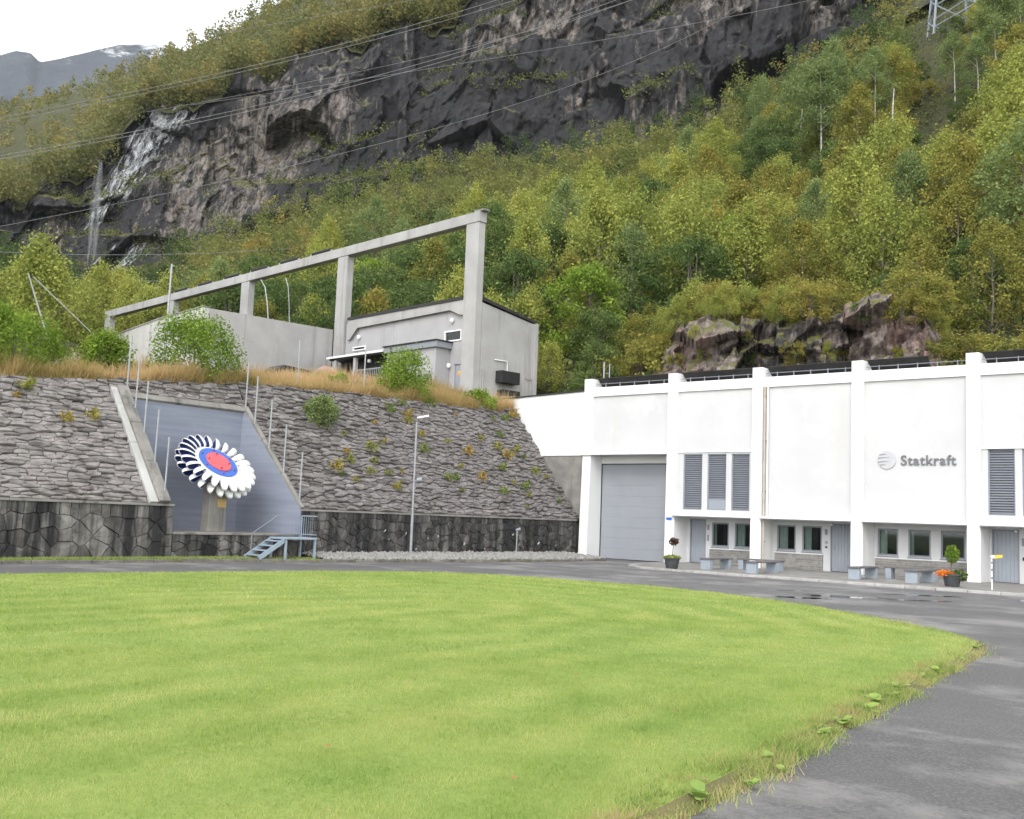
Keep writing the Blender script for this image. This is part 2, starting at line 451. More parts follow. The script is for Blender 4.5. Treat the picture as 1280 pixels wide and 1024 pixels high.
def mountain_mat():
    mt, nt, bs = new_mat('snow_dusted_haze_blue_rock')
    p = coords(nt)
    col = ramp(nt, noise(nt, p, 0.006, 7, 0.7), [(0.35, (0.045, 0.056, 0.075)), (0.65, (0.085, 0.098, 0.115))])  # bluish tones put the distant haze into the rock colour
    g = N(nt, "ShaderNodeNewGeometry")
    sep = N(nt, "ShaderNodeSeparateXYZ")
    nt.links.new(g.outputs["Position"], sep.inputs[0])
    h = math_node(nt, 'ADD', math_node(nt, 'DIVIDE', sep.outputs[2], 1300.0), math_node(nt, 'MULTIPLY', math_node(nt, 'SUBTRACT', noise(nt, p, 0.012, 7, 0.75), 0.5), 0.40))
    f = ramp(nt, h, [(0.95, (0, 0, 0)), (1.06, (1, 1, 1))])
    col = mix(nt, f, col, (0.66, 0.69, 0.72))
    nt.links.new(col, bs.inputs["Base Color"])
    bs.inputs["Roughness"].default_value = 0.9
    bump(nt, bs, noise(nt, p, 0.012, 8, 0.7), 0.8, 40)
    return mt
M['mountain'] = mountain_mat()

def stone_mat(name, c1, c2, c3, var, streak=None, moss=None):
    mt = surf(name, c1, c2, 3.0, 0.9, 0.5, 16, 0.03, streak=streak, spot=moss, perobj=var)
    return mt
M['slope_stone'] = stone_mat('grey_slope_stone', (0.12, 0.109, 0.106), (0.245, 0.227, 0.221), None, 0.40, moss=((0.085, 0.073, 0.066), 1.3, 0.57))
M['slope_bed'] = surf('dark_joint_earth', (0.03, 0.028, 0.024), (0.06, 0.055, 0.045), 4, 0.95, 0.4)
M['wall_stone'] = stone_mat('stained_rubble_stone', (0.085, 0.082, 0.075), (0.215, 0.205, 0.19), None, 0.50, streak=((0.018, 0.018, 0.019), 0.72, 1.9))
M['wall_stone_dark'] = stone_mat('black_stained_rubble_stone', (0.06, 0.057, 0.054), (0.15, 0.142, 0.132), None, 0.5, streak=((0.022, 0.022, 0.023), 0.85, 2.2))
M['lime'] = surf('white_lime_crust', (0.32, 0.315, 0.30), (0.45, 0.44, 0.42), 8, 0.9, 0.4)
M['litter'] = surf('dead_leaf', (0.30, 0.13, 0.05), (0.42, 0.20, 0.08), 6, 0.8, 0)

M['leaf_olive'] = leaf_mat('olive_yellow_leaves', [(0.05, (0.085, 0.105, 0.028)), (0.4, (0.152, 0.172, 0.044)), (0.7, (0.205, 0.215, 0.056)), (0.95, (0.255, 0.230, 0.062))], gain=2.0)
M['leaf_dark'] = leaf_mat('dark_green_leaves', [(0.05, (0.032, 0.055, 0.020)), (0.45, (0.068, 0.102, 0.034)), (0.8, (0.115, 0.150, 0.048)), (0.97, (0.18, 0.168, 0.050))])
M['leaf_gold'] = leaf_mat('golden_birch_leaves', [(0.05, (0.088, 0.100, 0.028)), (0.4, (0.155, 0.160, 0.042)), (0.7, (0.215, 0.195, 0.050)), (0.95, (0.30, 0.205, 0.052))])
M['leaf_grey'] = leaf_mat('grey_green_aspen_leaves', [(0.05, (0.072, 0.105, 0.042)), (0.45, (0.130, 0.170, 0.066)), (0.8, (0.185, 0.222, 0.086)), (0.97, (0.23, 0.235, 0.075))])
M['leaf_fresh'] = leaf_mat('fresh_green_leaves', [(0.05, (0.06, 0.105, 0.018)), (0.45, (0.125, 0.190, 0.030)), (0.8, (0.205, 0.260, 0.048)), (0.97, (0.27, 0.27, 0.06))])
M['leaf_far'] = leaf_mat('far_autumn_leaves', [(0.03, (0.045, 0.060, 0.026)), (0.35, (0.098, 0.112, 0.045)), (0.65, (0.150, 0.150, 0.058)), (0.95, (0.235, 0.170, 0.06))])
M['leaf_weed'] = leaf_mat('weed_leaves', [(0.05, (0.10, 0.17, 0.045)), (0.5, (0.22, 0.30, 0.085)), (0.95, (0.36, 0.36, 0.12))])
M['leaf_fern'] = leaf_mat('yellow_fern_leaves', [(0.05, (0.06, 0.10, 0.025)), (0.45, (0.14, 0.17, 0.035)), (0.75, (0.25, 0.20, 0.035)), (0.97, (0.27, 0.11, 0.035))], objvar=0.6)
M['dry_grass'] = leaf_mat('dry_grass_blades', [(0.05, (0.11, 0.13, 0.04)), (0.3, (0.24, 0.185, 0.075)), (0.65, (0.36, 0.255, 0.13)), (0.95, (0.42, 0.32, 0.21))], objvar=0.0)
M['flower'] = leaf_mat('orange_petals', [(0.05, (0.45, 0.09, 0.015)), (0.95, (0.75, 0.24, 0.05))], objvar=0.0)
M['dead_flower'] = leaf_mat('withered_flower', [(0.05, (0.03, 0.015, 0.012)), (0.95, (0.09, 0.05, 0.03))], objvar=0.0)

def water_mat():
    mt, nt, bs = new_mat('rain_puddle')
    bs.inputs["Base Color"].default_value = (0.03, 0.03, 0.03, 1)
    bs.inputs["Roughness"].default_value = 0.04
    bs.inputs["IOR"].default_value = 1.33
    bs.inputs["Specular IOR Level"].default_value = 0.9
    return mt
M['water'] = water_mat()

def fall_mat(name, k):
    mt, nt, bs = new_mat(name)
    ps = coords(nt, (1.1, 1.1, 0.07))
    f = ramp(nt, noise(nt, ps, 1.0, 6, 0.7), [(0.35, (0.02, 0.02, 0.02)), (0.75, (k, k, k))])
    bs.inputs["Base Color"].default_value = (0.60, 0.62, 0.65, 1)
    bs.inputs["Roughness"].default_value = 0.7
    nt.links.new(f, bs.inputs["Alpha"])
    return mt
M['fall'] = fall_mat('falling_water_spray', 0.16)
M['cascade'] = fall_mat('foaming_cascade', 0.6)

# ------------------------------------------------------------------ object helpers
def tag(o, label=None, cat=None, group=None, kind=None):
    if label: o['label'] = label
    if cat: o['category'] = cat
    if group: o['group'] = group
    if kind: o['kind'] = kind
    return o

def empty(name, loc=(0, 0, 0), rz=0.0, parent=None):
    o = bpy.data.objects.new(name, None)
    o.empty_display_size = 0.3
    COL.objects.link(o)
    o.location = loc
    o.rotation_euler = (0, 0, rz)
    if parent: o.parent = parent
    return o

def link(name, me, parent=None, loc=None):
    o = bpy.data.objects.new(name, me)
    COL.objects.link(o)
    if parent: o.parent = parent
    if loc is not None: o.location = loc
    return o

class MB:
    def __init__(s):
        s.v, s.f, s.mi = [], [], []
    def add(s, verts, faces, mi=0):
        b = len(s.v)
        s.v += [tuple(map(float, q)) for q in verts]
        s.f += [tuple(b + i for i in fc) for fc in faces]
        s.mi += [mi] * len(faces)
        return s
    def box(s, x0, x1, y0, y1, z0, z1, mi=0):
        x0, x1 = min(x0, x1), max(x0, x1); y0, y1 = min(y0, y1), max(y0, y1); z0, z1 = min(z0, z1), max(z0, z1)
        return s.add([(x0, y0, z0), (x1, y0, z0), (x1, y1, z0), (x0, y1, z0), (x0, y0, z1), (x1, y0, z1), (x1, y1, z1), (x0, y1, z1)],
                     [(0, 3, 2, 1), (4, 5, 6, 7), (0, 1, 5, 4), (1, 2, 6, 5), (2, 3, 7, 6), (3, 0, 4, 7)], mi)
    def hexa(s, p, mi=0):      # 8 corner points, bottom ring then top ring
        return s.add(p, [(0, 3, 2, 1), (4, 5, 6, 7), (0, 1, 5, 4), (1, 2, 6, 5), (2, 3, 7, 6), (3, 0, 4, 7)], mi)
    def prism(s, poly, axis, a, b, mi=0):
        """polygon in the plane normal to axis ('x','y','z'), extruded from a to b"""
        def P(q, w):
            return {'x': (w, q[0], q[1]), 'y': (q[0], w, q[1]), 'z': (q[0], q[1], w)}[axis]
        n = len(poly)
        vs = [P(q, a) for q in poly] + [P(q, b) for q in poly]
        fs = [tuple(range(n))[::-1], tuple(range(n, 2 * n))] + [(i, (i + 1) % n, n + (i + 1) % n, n + i) for i in range(n)]
        return s.add(vs, fs, mi)
    def tube(s, pts, r, n=8, r1=None, mi=0, cap=True):
        pts = [Vector(p) for p in pts]
        k = len(pts)
        rs = [r + ((r1 if r1 is not None else r) - r) * i / max(1, k - 1) for i in range(k)]
        vs = []
        for i, p in enumerate(pts):
            t = (pts[min(i + 1, k - 1)] - pts[max(i - 1, 0)]).normalized()
            up = Vector((0, 0, 1)) if abs(t.z) < 0.9 else Vector((1, 0, 0))
            a = t.cross(up).normalized(); b = t.cross(a)
            for j in range(n):
                an = 2 * math.pi * j / n
                vs.append(p + (a * math.cos(an) + b * math.sin(an)) * rs[i])
        fs = []
        for i in range(k - 1):
            for j in range(n):
                j2 = (j + 1) % n
                fs.append((i * n + j, i * n + j2, (i + 1) * n + j2, (i + 1) * n + j))
        if cap:
            fs.append(tuple(range(n)))
            fs.append(tuple(range((k - 1) * n, k * n))[::-1])
        return s.add(vs, fs, mi)
    def lathe(s, prof, n=20, c=(0, 0, 0), mi=0):
        vs = []
        for r, z in prof:
            for j in range(n):
                an = 2 * math.pi * j / n
                vs.append((c[0] + r * math.cos(an), c[1] + r * math.sin(an), c[2] + z))
        fs = []
        for i in range(len(prof) - 1):
            for j in range(n):
                j2 = (j + 1) % n
                fs.append((i * n + j, i * n + j2, (i + 1) * n + j2, (i + 1) * n + j))
        fs.append(tuple(range(n))[::-1])
        fs.append(tuple(range((len(prof) - 1) * n, len(prof) * n)))
        return s.add(vs, fs, mi)
    def mesh(s, name, mats, smooth=False):
        me = bpy.data.meshes.new(name)
        me.from_pydata(s.v, [], s.f)
        for q in (mats if isinstance(mats, (list, tuple)) else [mats]):
            me.materials.append(q)
        if len(set(s.mi)) > 1:
            me.polygons.foreach_set("material_index", s.mi)
        if smooth:
            me.polygons.foreach_set("use_smooth", [True] * len(me.polygons))
        me.update()
        return me
    def build(s, name, mats, parent=None, smooth=False, bevel=0.0, loc=None):
        o = link(name, s.mesh(name, mats, smooth), parent, loc)
        if bevel:
            b = o.modifiers.new("bevel", 'BEVEL')
            b.width = bevel
            b.segments = 2
            b.limit_method = 'ANGLE'
            b.angle_limit = math.radians(40)
        return o

def quick(name, mat, parent, *box, bevel=0.0):
    return MB().box(*box).build(name, mat, parent, bevel=bevel)

def np_mesh(name, verts, faces, mat, tint=None, smooth=False):
    """verts (n,3); faces (m,k) with constant k; tint per face"""
    me = bpy.data.meshes.new(name)
    verts = np.asarray(verts, np.float32); faces = np.asarray(faces, np.int32)
    mF, k = faces.shape
    me.vertices.add(len(verts)); me.vertices.foreach_set("co", verts.ravel())
    me.loops.add(mF * k); me.loops.foreach_set("vertex_index", faces.ravel())
    me.polygons.add(mF)
    me.polygons.foreach_set("loop_start", np.arange(0, mF * k, k, dtype=np.int32))
    me.polygons.foreach_set("loop_total", np.full(mF, k, np.int32))
    for q in (mat if isinstance(mat, (list, tuple)) else [mat]):
        me.materials.append(q)
    if tint is not None:
        a = me.attributes.new("tint", 'FLOAT', 'FACE')
        a.data.foreach_set("value", np.asarray(tint, np.float32))
    me.update(calc_edges=True)
    if smooth:
        me.polygons.foreach_set("use_smooth", np.ones(mF, bool))
    return me

def copy_tree(o, parent=None):
    c = o.copy()
    COL.objects.link(c)
    c.parent = parent
    for ch in list(o.children):
        copy_tree(ch, c)
    return c

def leaf_quads(centers, size, rng, up=0.3, aspect=0.62):
    """n leaf quads at centers with random orientation; returns verts, faces"""
    n = len(centers)
    nrm = rng.normal(size=(n, 3)); nrm[:, 2] = np.abs(nrm[:, 2]) + up
    nrm /= np.linalg.norm(nrm, axis=1)[:, None]
    t = rng.normal(size=(n, 3)); t -= (t * nrm).sum(1)[:, None] * nrm
    t /= np.linalg.norm(t, axis=1)[:, None]
    b = np.cross(nrm, t)
    s = (size * (0.6 + 0.8 * rng.random(n)))[:, None] if np.isscalar(size) else size[:, None]
    v = np.stack([centers - t * s * 0.5, centers + b * s * 0.5 * aspect, centers + t * s * 0.5, centers - b * s * 0.5 * aspect], 1)
    f = np.arange(n * 4).reshape(n, 4)
    return v.reshape(-1, 3), f

# ================================================================== TERRAIN
# profile of the valley side: azimuth (deg from +Y), then (distance, height) of slope base, cliff foot, cliff top, ridge
COLS = [
 (-75.4, (70, 8), (270, 47.9), (285, 58.8), (650, 188.6)), (-70.66, (70, 8), (268, 51.1), (282, 65.2), (750, 251.6)),
 (-67.2, (72, 8.5), (265, 52.9), (280, 72.2), (800, 284.2)), (-63.52, (74, 8.5), (255, 49.5), (280, 86.9), (780, 295.1)),
 (-59.62, (76, 8.5), (245, 53.2), (275, 108.1), (650, 274.0)), (-55.52, (78, 8.5), (235, 59.2), (270, 114.6), (520, 250.4)),
 (-51.24, (76, 8.5), (225, 66.4), (262, 121.7), (450, 245.4)), (-46.84, (73, 8.5), (215, 69.2), (255, 126.5), (420, 251.3)),
 (-42.35, (66, 8.3), (205, 70.4), (250, 133.1), (400, 252.8)), (-37.83, (60.5, 7.8), (195, 70.1), (245, 137.6), (400, 261.3)),
 (-33.33, (60, 7.8), (185, 69.0), (240, 138.9), (400, 264.6)), (-28.92, (57.5, 7.8), (180, 72.0), (235, 139.1), (395, 262.8)),
 (-24.63, (55.5, 7.8), (185, 82.2), (240, 146.3), (390, 262.7)), (-20.51, (53.5, 7.8), (195, 96.0), (245, 150.7), (390, 261.1)),
 (-16.59, (52.3, 7.8), (205, 108.2), (250, 156.2), (390, 261.4)), (-12.88, (51.5, 7.8), (210, 115.2), (255, 159.1), (390, 260.4)),
 (-6.79, (50.8, 7.8), (215, 116.4), (260, 157.1), (395, 252.1))]
_az = np.array([c[0] for c in COLS])
_K = np.array([[list(p) for p in c[1:]] for c in COLS], float)      # col, knot, (r,z)

def knot(az, j, comp):
    return np.interp(az, _az, _K[:, j, comp])

def profile(az, t):
    """az degrees, t 0..3 -> x, y, z"""
    az, t = np.broadcast_arrays(np.asarray(az, float), np.asarray(t, float))
    j = np.clip(np.floor(t).astype(int), 0, 2)
    u = t - j
    r = np.zeros_like(az); z = np.zeros_like(az)
    for q in range(3):
        msk = j == q
        if not msk.any(): continue
        a, b = (knot(az[msk], q, 0), knot(az[msk], q + 1, 0)), (knot(az[msk], q, 1), knot(az[msk], q + 1, 1))
        uu = u[msk]
        if q in (1, 2):
            e1 = fbm(az[msk] / 2.1, 0.5, 0, 4, 401) - 0.5
            k_ = uu if q == 1 else np.clip(1 - uu * 6, 0, 1)
            b = (b[0] + (0 if q == 1 else 26 * e1 * k_), b[1] + (26 * e1 * k_ if q == 1 else 0))
        r[msk] = a[0] + (a[1] - a[0]) * uu
        zz = uu
        if q == 0: zz = uu * 0.85 + 0.15 * uu * uu
        z[msk] = b[0] + (b[1] - b[0]) * zz
    th = np.radians(az)
    return CAM[0] + r * np.sin(th), CAM[1] + r * np.cos(th), z

def hill_point(az, t):
    x, y, z = profile(az, t)
    return x, y, z + hill_bumps(x, y, t)

def hill_bumps(x, y, t):
    w = np.clip(np.asarray(t) * 6, 0, 1)
    return w * ((fbm(np.asarray(x) / 28, np.asarray(y) / 28, 0, 4, 3) - 0.5) * 9 + (fbm(np.asarray(x) / 7, np.asarray(y) / 7, 0, 3, 9) - 0.5) * 2.5)

def grid_mesh(name, P, mat, smooth=True):
    a, b = P.shape[:2]
    idx = np.arange(a * b).reshape(a, b)
    fc = np.stack([idx[:-1, :-1], idx[1:, :-1], idx[1:, 1:], idx[:-1, 1:]], -1).reshape(-1, 4)
    return np_mesh(name, P.reshape(-1, 3), fc, mat, smooth=smooth)

# wooded slope below the cliff
A, T = np.meshgrid(np.linspace(-75, -7, 260), np.linspace(0.0, 1.06, 110), indexing='ij')
x, y, z = profile(A, T)
z = z + hill_bumps(x, y, T)
hill = link('hillside', grid_mesh('hillside', np.stack([x, y, z], -1), M['hill']))
tag(hill, kind='structure')

# cliff with stepped, dipping strata
A, T = np.meshgrid(np.linspace(-75, -7, 820), np.linspace(0.93, 2.015, 250), indexing='ij')
x, y, z = profile(A, T)
th = np.radians(A)
lat = th * 240.0
u = np.clip(T - 1, 0, 1)
env = np.clip(np.minimum(u * 6, (1 - u) * 7), 0, 1) ** 0.7
wrp = (fbm(lat / 60, z / 60, 0, 4, 5) - 0.5)
st = (z - 0.34 * lat) / 19.0 + wrp * 5.0
saw = (st - np.floor(st))
amp1 = 3.0 + 7.0 * fbm(lat / 50, z / 50, 9, 2, 6)
ledge = np.where(saw < 0.82, saw / 0.82, 1 - (saw - 0.82) / 0.18)              # face leans out upwards, then steps back
st2 = (z - 0.30 * lat) / 7.0 + (fbm(lat / 18, z / 26, 2, 4, 15) - 0.5) * 4.5
saw2 = st2 - np.floor(st2)
amp2 = 3.2 * np.clip(fbm(lat / 25, z / 25, 4, 3, 16) * 2.2 - 0.75, 0, 1)
ledge2 = np.where(saw2 < 0.75, saw2 / 0.75, 1 - (saw2 - 0.75) / 0.25)
sh = z - 0.34 * lat + wrp * 14
jx = (fbm(lat / 9, z / 14, 1, 3, 31) - 0.5) * 4
f1 = facets((lat + jx) / 21, sh / 24, 3, 0.8)
f2 = facets((lat + jx) / 5.0, sh / 13.0, 4, 0.8)
f3 = facets((lat + 0.6 * jx) / 2.0, sh / 3.4, 5, 0.8)
f4 = facets(lat / 0.9, sh / 1.5, 6, 0.6)
d = ledge * amp1 * 0.75 + f1 * 9.0 + f2 * 2.6 + f3 * 0.9 + f4 * 0.32 + (fbm(lat / 34, z / 34, 7, 2, 51) - 0.5) * 8
d = (d - 9.0) * env
x = x - np.sin(th) * d; y = y - np.cos(th) * d
z = z + (fbm(lat / 6, z / 6, 3, 3, 61) - 0.5) * 1.2 * env
cliff = link('cliff', grid_mesh('cliff', np.stack([x, y, z], -1), M['cliff'], smooth=False))
tag(cliff, kind='structure')
CLIFF = np.stack([x, y, z], -1)

# upper slope to the skyline and over the back of it
A, T = np.meshgrid(np.linspace(-75, -7, 200), np.linspace(1.97, 3.0, 70), indexing='ij')
x, y, z = profile(A, T)
w = np.clip((T - 2) * 5, 0, 1)
z = z + w * (fbm(x / 60, y / 60, 0, 4, 13) - 0.5) * 22
back = np.stack([x[:, -1] * 1.3, y[:, -1] * 1.3 + 60, z[:, -1] * 0 - 5], -1)[:, None, :]
P = np.concatenate([np.stack([x, y, z], -1), back], 1)
tag(link('upper_slope', grid_mesh('upper_slope', P, M['hill'])), kind='structure')
UP = np.stack([x, y, z], -1)

# distant mountain
MP = [(-95, 900), (-84, 1000), (-74.45, 1054), (-69.88, 1130), (-67.79, 1169), (-67.09, 1192), (-66.43, 1196), (-65.95, 1175), (-64.85, 1201), (-63.35, 1242), (-62.2, 1271), (-60.62, 1291), (-58.53, 1274), (-54, 1365), (-40, 1200)]
aa = np.linspace(-95, -40, 320)
hh = np.interp(aa, [p[0] for p in MP], [p[1] for p in MP])
rows = []
for q in np.linspace(0, 1, 50):
    rr = 1700 + 1300 * q
    xx = CAM[0] + rr * np.sin(np.radians(aa)); yy = CAM[1] + rr * np.cos(np.radians(aa))
    zz = hh * (q ** 1.15)
    zz = zz + (fbm(xx / 260, yy / 260, zz / 260, 5, 71) - 0.5) * 260 * min(1, (1 - q) * 5 + 0.06)
    rows.append(np.stack([xx, yy, zz], -1))
rows.append(np.stack([CAM[0] + 3900 * np.sin(np.radians(aa)), CAM[1] + 3900 * np.cos(np.radians(aa)), aa * 0], -1))
tag(link('distant_mountain', grid_mesh('distant_mountain', np.stack(rows, 1), M['mountain'])), kind='structure')

# outcrop behind the white building
A, T = np.meshgrid(np.linspace(-34.2, -5, 430), np.linspace(0, 1, 90), indexing='ij')
th = np.radians(A)
r0 = np.interp(A, _az, _K[:, 0, 0]) - 0.6
top = np.interp(A, [-34.2, -32.6, -30.5, -29, -27, -25, -23, -20.5, -18.8, -17.5, -16.5, -15, -5], [9.6, 12.0, 14.4, 14.8, 14.2, 13.6, 13.9, 14.4, 13.8, 12.0, 10.4, 10.2, 10.4])
top = top - 0.9 + (facets(A / 1.7, A * 0, 82, 0.8) - 0.5) * 1.0
rz = np.minimum(T / 0.6, 1)
z = 6.5 + (top - 6.5) * rz ** 0.9
r = r0 + 2.6 * rz + np.clip(T - 0.6, 0, 1) / 0.4 * 9
z = z + np.clip(T - 0.6, 0, 1) / 0.4 * 2.0
lat = th * 56
jx = (fbm(lat / 2, z / 2, 1, 3, 96) - 0.5) * 1.4
d = (facets((lat + jx) / 3.4, (z - 0.25 * lat) / 2.6, 13, 0.9) - 0.5) * 2.4 + (facets((lat + jx) / 1.2, (z - 0.3 * lat) / 1.0, 14, 0.9) - 0.5) * 1.0 + (facets(lat / 0.42, z / 0.42, 15, 0.7) - 0.5) * 0.32
r = r - d * np.clip(rz * 3, 0, 1) * np.clip((1 - T) * 3, 0, 1)
P = np.stack([CAM[0] + r * np.sin(th), CAM[1] + r * np.cos(th), z], -1)
OUTC = P
tag(link('rock_outcrop', grid_mesh('rock_outcrop', P, M['outcrop'], smooth=False)), kind='structure')

# valley floor and the yard
tag(link('ground', np_mesh('ground', [(-900, -900, -0.03), (900, -900, -0.03), (900, 900, -0.03), (-900, 900, -0.03)], [(0, 1, 2, 3)], M['ground'])), kind='structure')
yard = MB()
yard.add([(-1.5, -75, 0), (60, -75, 0), (60, 1.3, 0), (-1.5, 1.3, 0)], [(0, 1, 2, 3)])
tag(yard.build('road', M['asphalt']), kind='structure')

# ------------------------------------------------------------------ terrace above the stone slope
KS = 1.2757
def edge_z(Y):
    return np.interp(Y, [-45, -34, -27, -23, -17.4, -12, -8, -5, -1.5, 0], [5.2, 5.4, 5.82, 6.2, 6.75, 7.08, 7.18, 7.22, 7.35, 7.6])
def edge_x(Y):
    return -0.2 - (edge_z(Y) - 1.85) / KS
def inner_z(Y):
    return np.interp(Y, [-40, -27, -16, -7, 0], [5.9, 6.5, 7.3, 8.5, 8.6])
Yv = np.concatenate([np.linspace(-75, 0.28, 120), np.linspace(0.62, 14, 20)])
Wv = np.concatenate([[0, 0.15], np.linspace(0.5, 12, 24), np.linspace(14, 75, 30)])
P = np.zeros((len(Yv), len(Wv), 3))
for i, Y in enumerate(Yv):
    if Y < 0.4:
        ex, ez, zi = edge_x(Y), edge_z(Y), inner_z(Y)
    else:
        ex, ez, zi = -0.15, 7.85, 8.3
    P[i, :, 0] = ex - Wv; P[i, :, 1] = Y
    s = np.clip(Wv / 5.0, 0, 1); s = s * s * (3 - 2 * s)
    P[i, :, 2] = ez - 0.05 + (zi - ez) * s + np.clip((Wv - 20) / 40, 0, 1) * 1.2
P[:, 2:, 2] += (fbm(P[:, 2:, 0] / 2, P[:, 2:, 1] / 2, 0, 3, 101) - 0.5) * 0.35
tag(link('terrace', grid_mesh('terrace', P, M['terrace'])), kind='structure')
def terrace_z(X, Y):
    w = edge_x(Y) - X
    s = np.clip(w / 5.0, 0, 1); s = s * s * (3 - 2 * s)
    ez = edge_z(Y)
    return ez - 0.05 + (inner_z(Y) - ez) * s + np.clip((w - 20) / 40, 0, 1) * 1.2

# ------------------------------------------------------------------ lawn
LAWN = [(5.0, -46), (5.1, -38), (5.25, -31), (5.55, -27), (5.9, -24), (6.3, -21.3), (6.95, -19.3), (7.95, -17.8), (9.5, -16.8), (11.4, -16.35), (14.1, -16.2), (17, -16.7), (19.9, -18.1), (21.5, -19.3), (23.4, -20.8), (24.6, -22.0), (25.25, -23.1), (25.6, -24.7), (25.85, -26.6), (26.3, -30.2), (26.52, -32.2), (26.68, -33.5), (26.84, -34.6), (27.0, -36), (27.2, -39), (27.2, -43), (26.4, -48), (22, -53), (14, -55), (8, -52)]
LW = np.array(LAWN)
def in_poly(px, py, poly=LW):
    ins = np.zeros(len(px), bool)
    n = len(poly)
    for i in range(n):
        x1, y1 = poly[i]; x2, y2 = poly[(i + 1) % n]
        c = ((y1 > py) != (y2 > py)) & (px < (x2 - x1) * (py - y1) / (y2 - y1 + 1e-12) + x1)
        ins ^= c
    return ins
def edge_dist(px, py, poly=LW):
    dmin = np.full(len(px), 1e9)
    n = len(poly)
    for i in range(n):
        a = poly[i]; b = poly[(i + 1) % n]
        ab = b - a
        t = np.clip(((px - a[0]) * ab[0] + (py - a[1]) * ab[1]) / (ab @ ab), 0, 1)
        dmin = np.minimum(dmin, np.hypot(px - a[0] - t * ab[0], py - a[1] - t * ab[1]))
    return dmin
# turf slab: a rim and a top, with a small earthy edge
n = len(LAWN)
lm = MB()
def _out(i, d):
    a, b, c = LW[i - 1], LW[i], LW[(i + 1) % n]
    t_ = (c - a) / np.linalg.norm(c - a)
    return (b[0] + t_[1] * d * LSGN, b[1] - t_[0] * d * LSGN)
LSGN = 1.0 if sum(LW[i][0] * LW[(i + 1) % n][1] - LW[(i + 1) % n][0] * LW[i][1] for i in range(n)) > 0 else -1.0
lm.add([(*_out(i, 0.17), 0.002) for i in range(n)] + [(p[0], p[1], 0.055) for p in LAWN],
       [tuple(range(n, 2 * n))] + [(i, (i + 1) % n, n + (i + 1) % n, n + i) for i in range(n)])
lm.mi = [0] + [1] * n
lo = lm.build('lawn', [M['turf'], M['terrace']])
tag(lo, kind='structure')

def blades(px, py, base, h, w, rng, lean=0.5):
    n = len(px)
    an = rng.random(n) * 2 * math.pi
    dx, dy = np.cos(an), np.sin(an)
    la = rng.random(n) * 2 * math.pi; ll = h * lean * rng.random(n)
    b0 = np.stack([px - dx * w / 2, py - dy * w / 2, base], -1)
    b1 = np.stack([px + dx * w / 2, py + dy * w / 2, base], -1)
    tp = np.stack([px + np.cos(la) * ll, py + np.sin(la) * ll, base + h], -1)
    v = np.stack([b0, b1, tp], 1).reshape(-1, 3)
    return v, np.arange(3 * n).reshape(n, 3)

rng = np.random.default_rng(11)
vs, fs, ts, off = [], [], [], 0
for (d0, d1, dens, hh_, ww) in [(0, 9, 5200, 0.030, 0.005), (9, 14, 2400, 0.032, 0.008), (14, 22, 950, 0.034, 0.014), (22, 34, 380, 0.036, 0.024), (34, 60, 150, 0.038, 0.04)]:
    xs0, xs1, ys0, ys1 = 5, 27.5, -47, -16
    cnt = int((xs1 - xs0) * (ys1 - ys0) * dens)
    px = xs0 + rng.random(cnt) * (xs1 - xs0); py = ys0 + rng.random(cnt) * (ys1 - ys0)
    dd = np.hypot(px - CAM[0], py - CAM[1]) + rng.normal(size=cnt) * (d1 - d0) * 0.12
    dx_, dy_ = px - CAM[0], py - CAM[1]
    ang = np.degrees(np.arctan2(dx_, dy_))
    k = (dd >= d0) & (dd < d1) & (ang > -115) & (ang < 25)
    px, py = px[k], py[k]
    k = in_poly(px, py)
    px, py = px[k], py[k]
    cl = fbm(px * 1.2, py * 1.2, 0, 3, 5)
    h = hh_ * (0.55 + 0.9 * cl) * (0.6 + 0.7 * rng.random(len(px))) * np.where(rng.random(len(px)) < 0.06, 1.9, 1.0)
    v, f = blades(px, py, np.full(len(px), 0.05), h, ww, rng, 0.9)
    ed = edge_dist(px, py)
    stripe = 0.5 + 0.5 * np.interp(px, [7, 20], [0.18, 1.0]) * np.sin(2 * math.pi * (ed + 1.5 * (fbm(px * 0.3, py * 0.3, 0, 3, 8) - 0.5)) / 1.25) * np.clip(2.6 * fbm(px * 0.16, py * 0.16, 2, 2, 18) - 0.3, 0, 1)
    vs.append(v); fs.append(f + off); off += len(v); ts.append(0.10 + 0.44 * stripe + 0.42 * rng.random(len(px)))
tag(link('lawn_grass', np_mesh('lawn_grass', np.concatenate(vs), np.concatenate(fs), M['blade'], np.concatenate(ts))),
    'short mown green and straw coloured grass of the lawn', 'grass', kind='stuff')

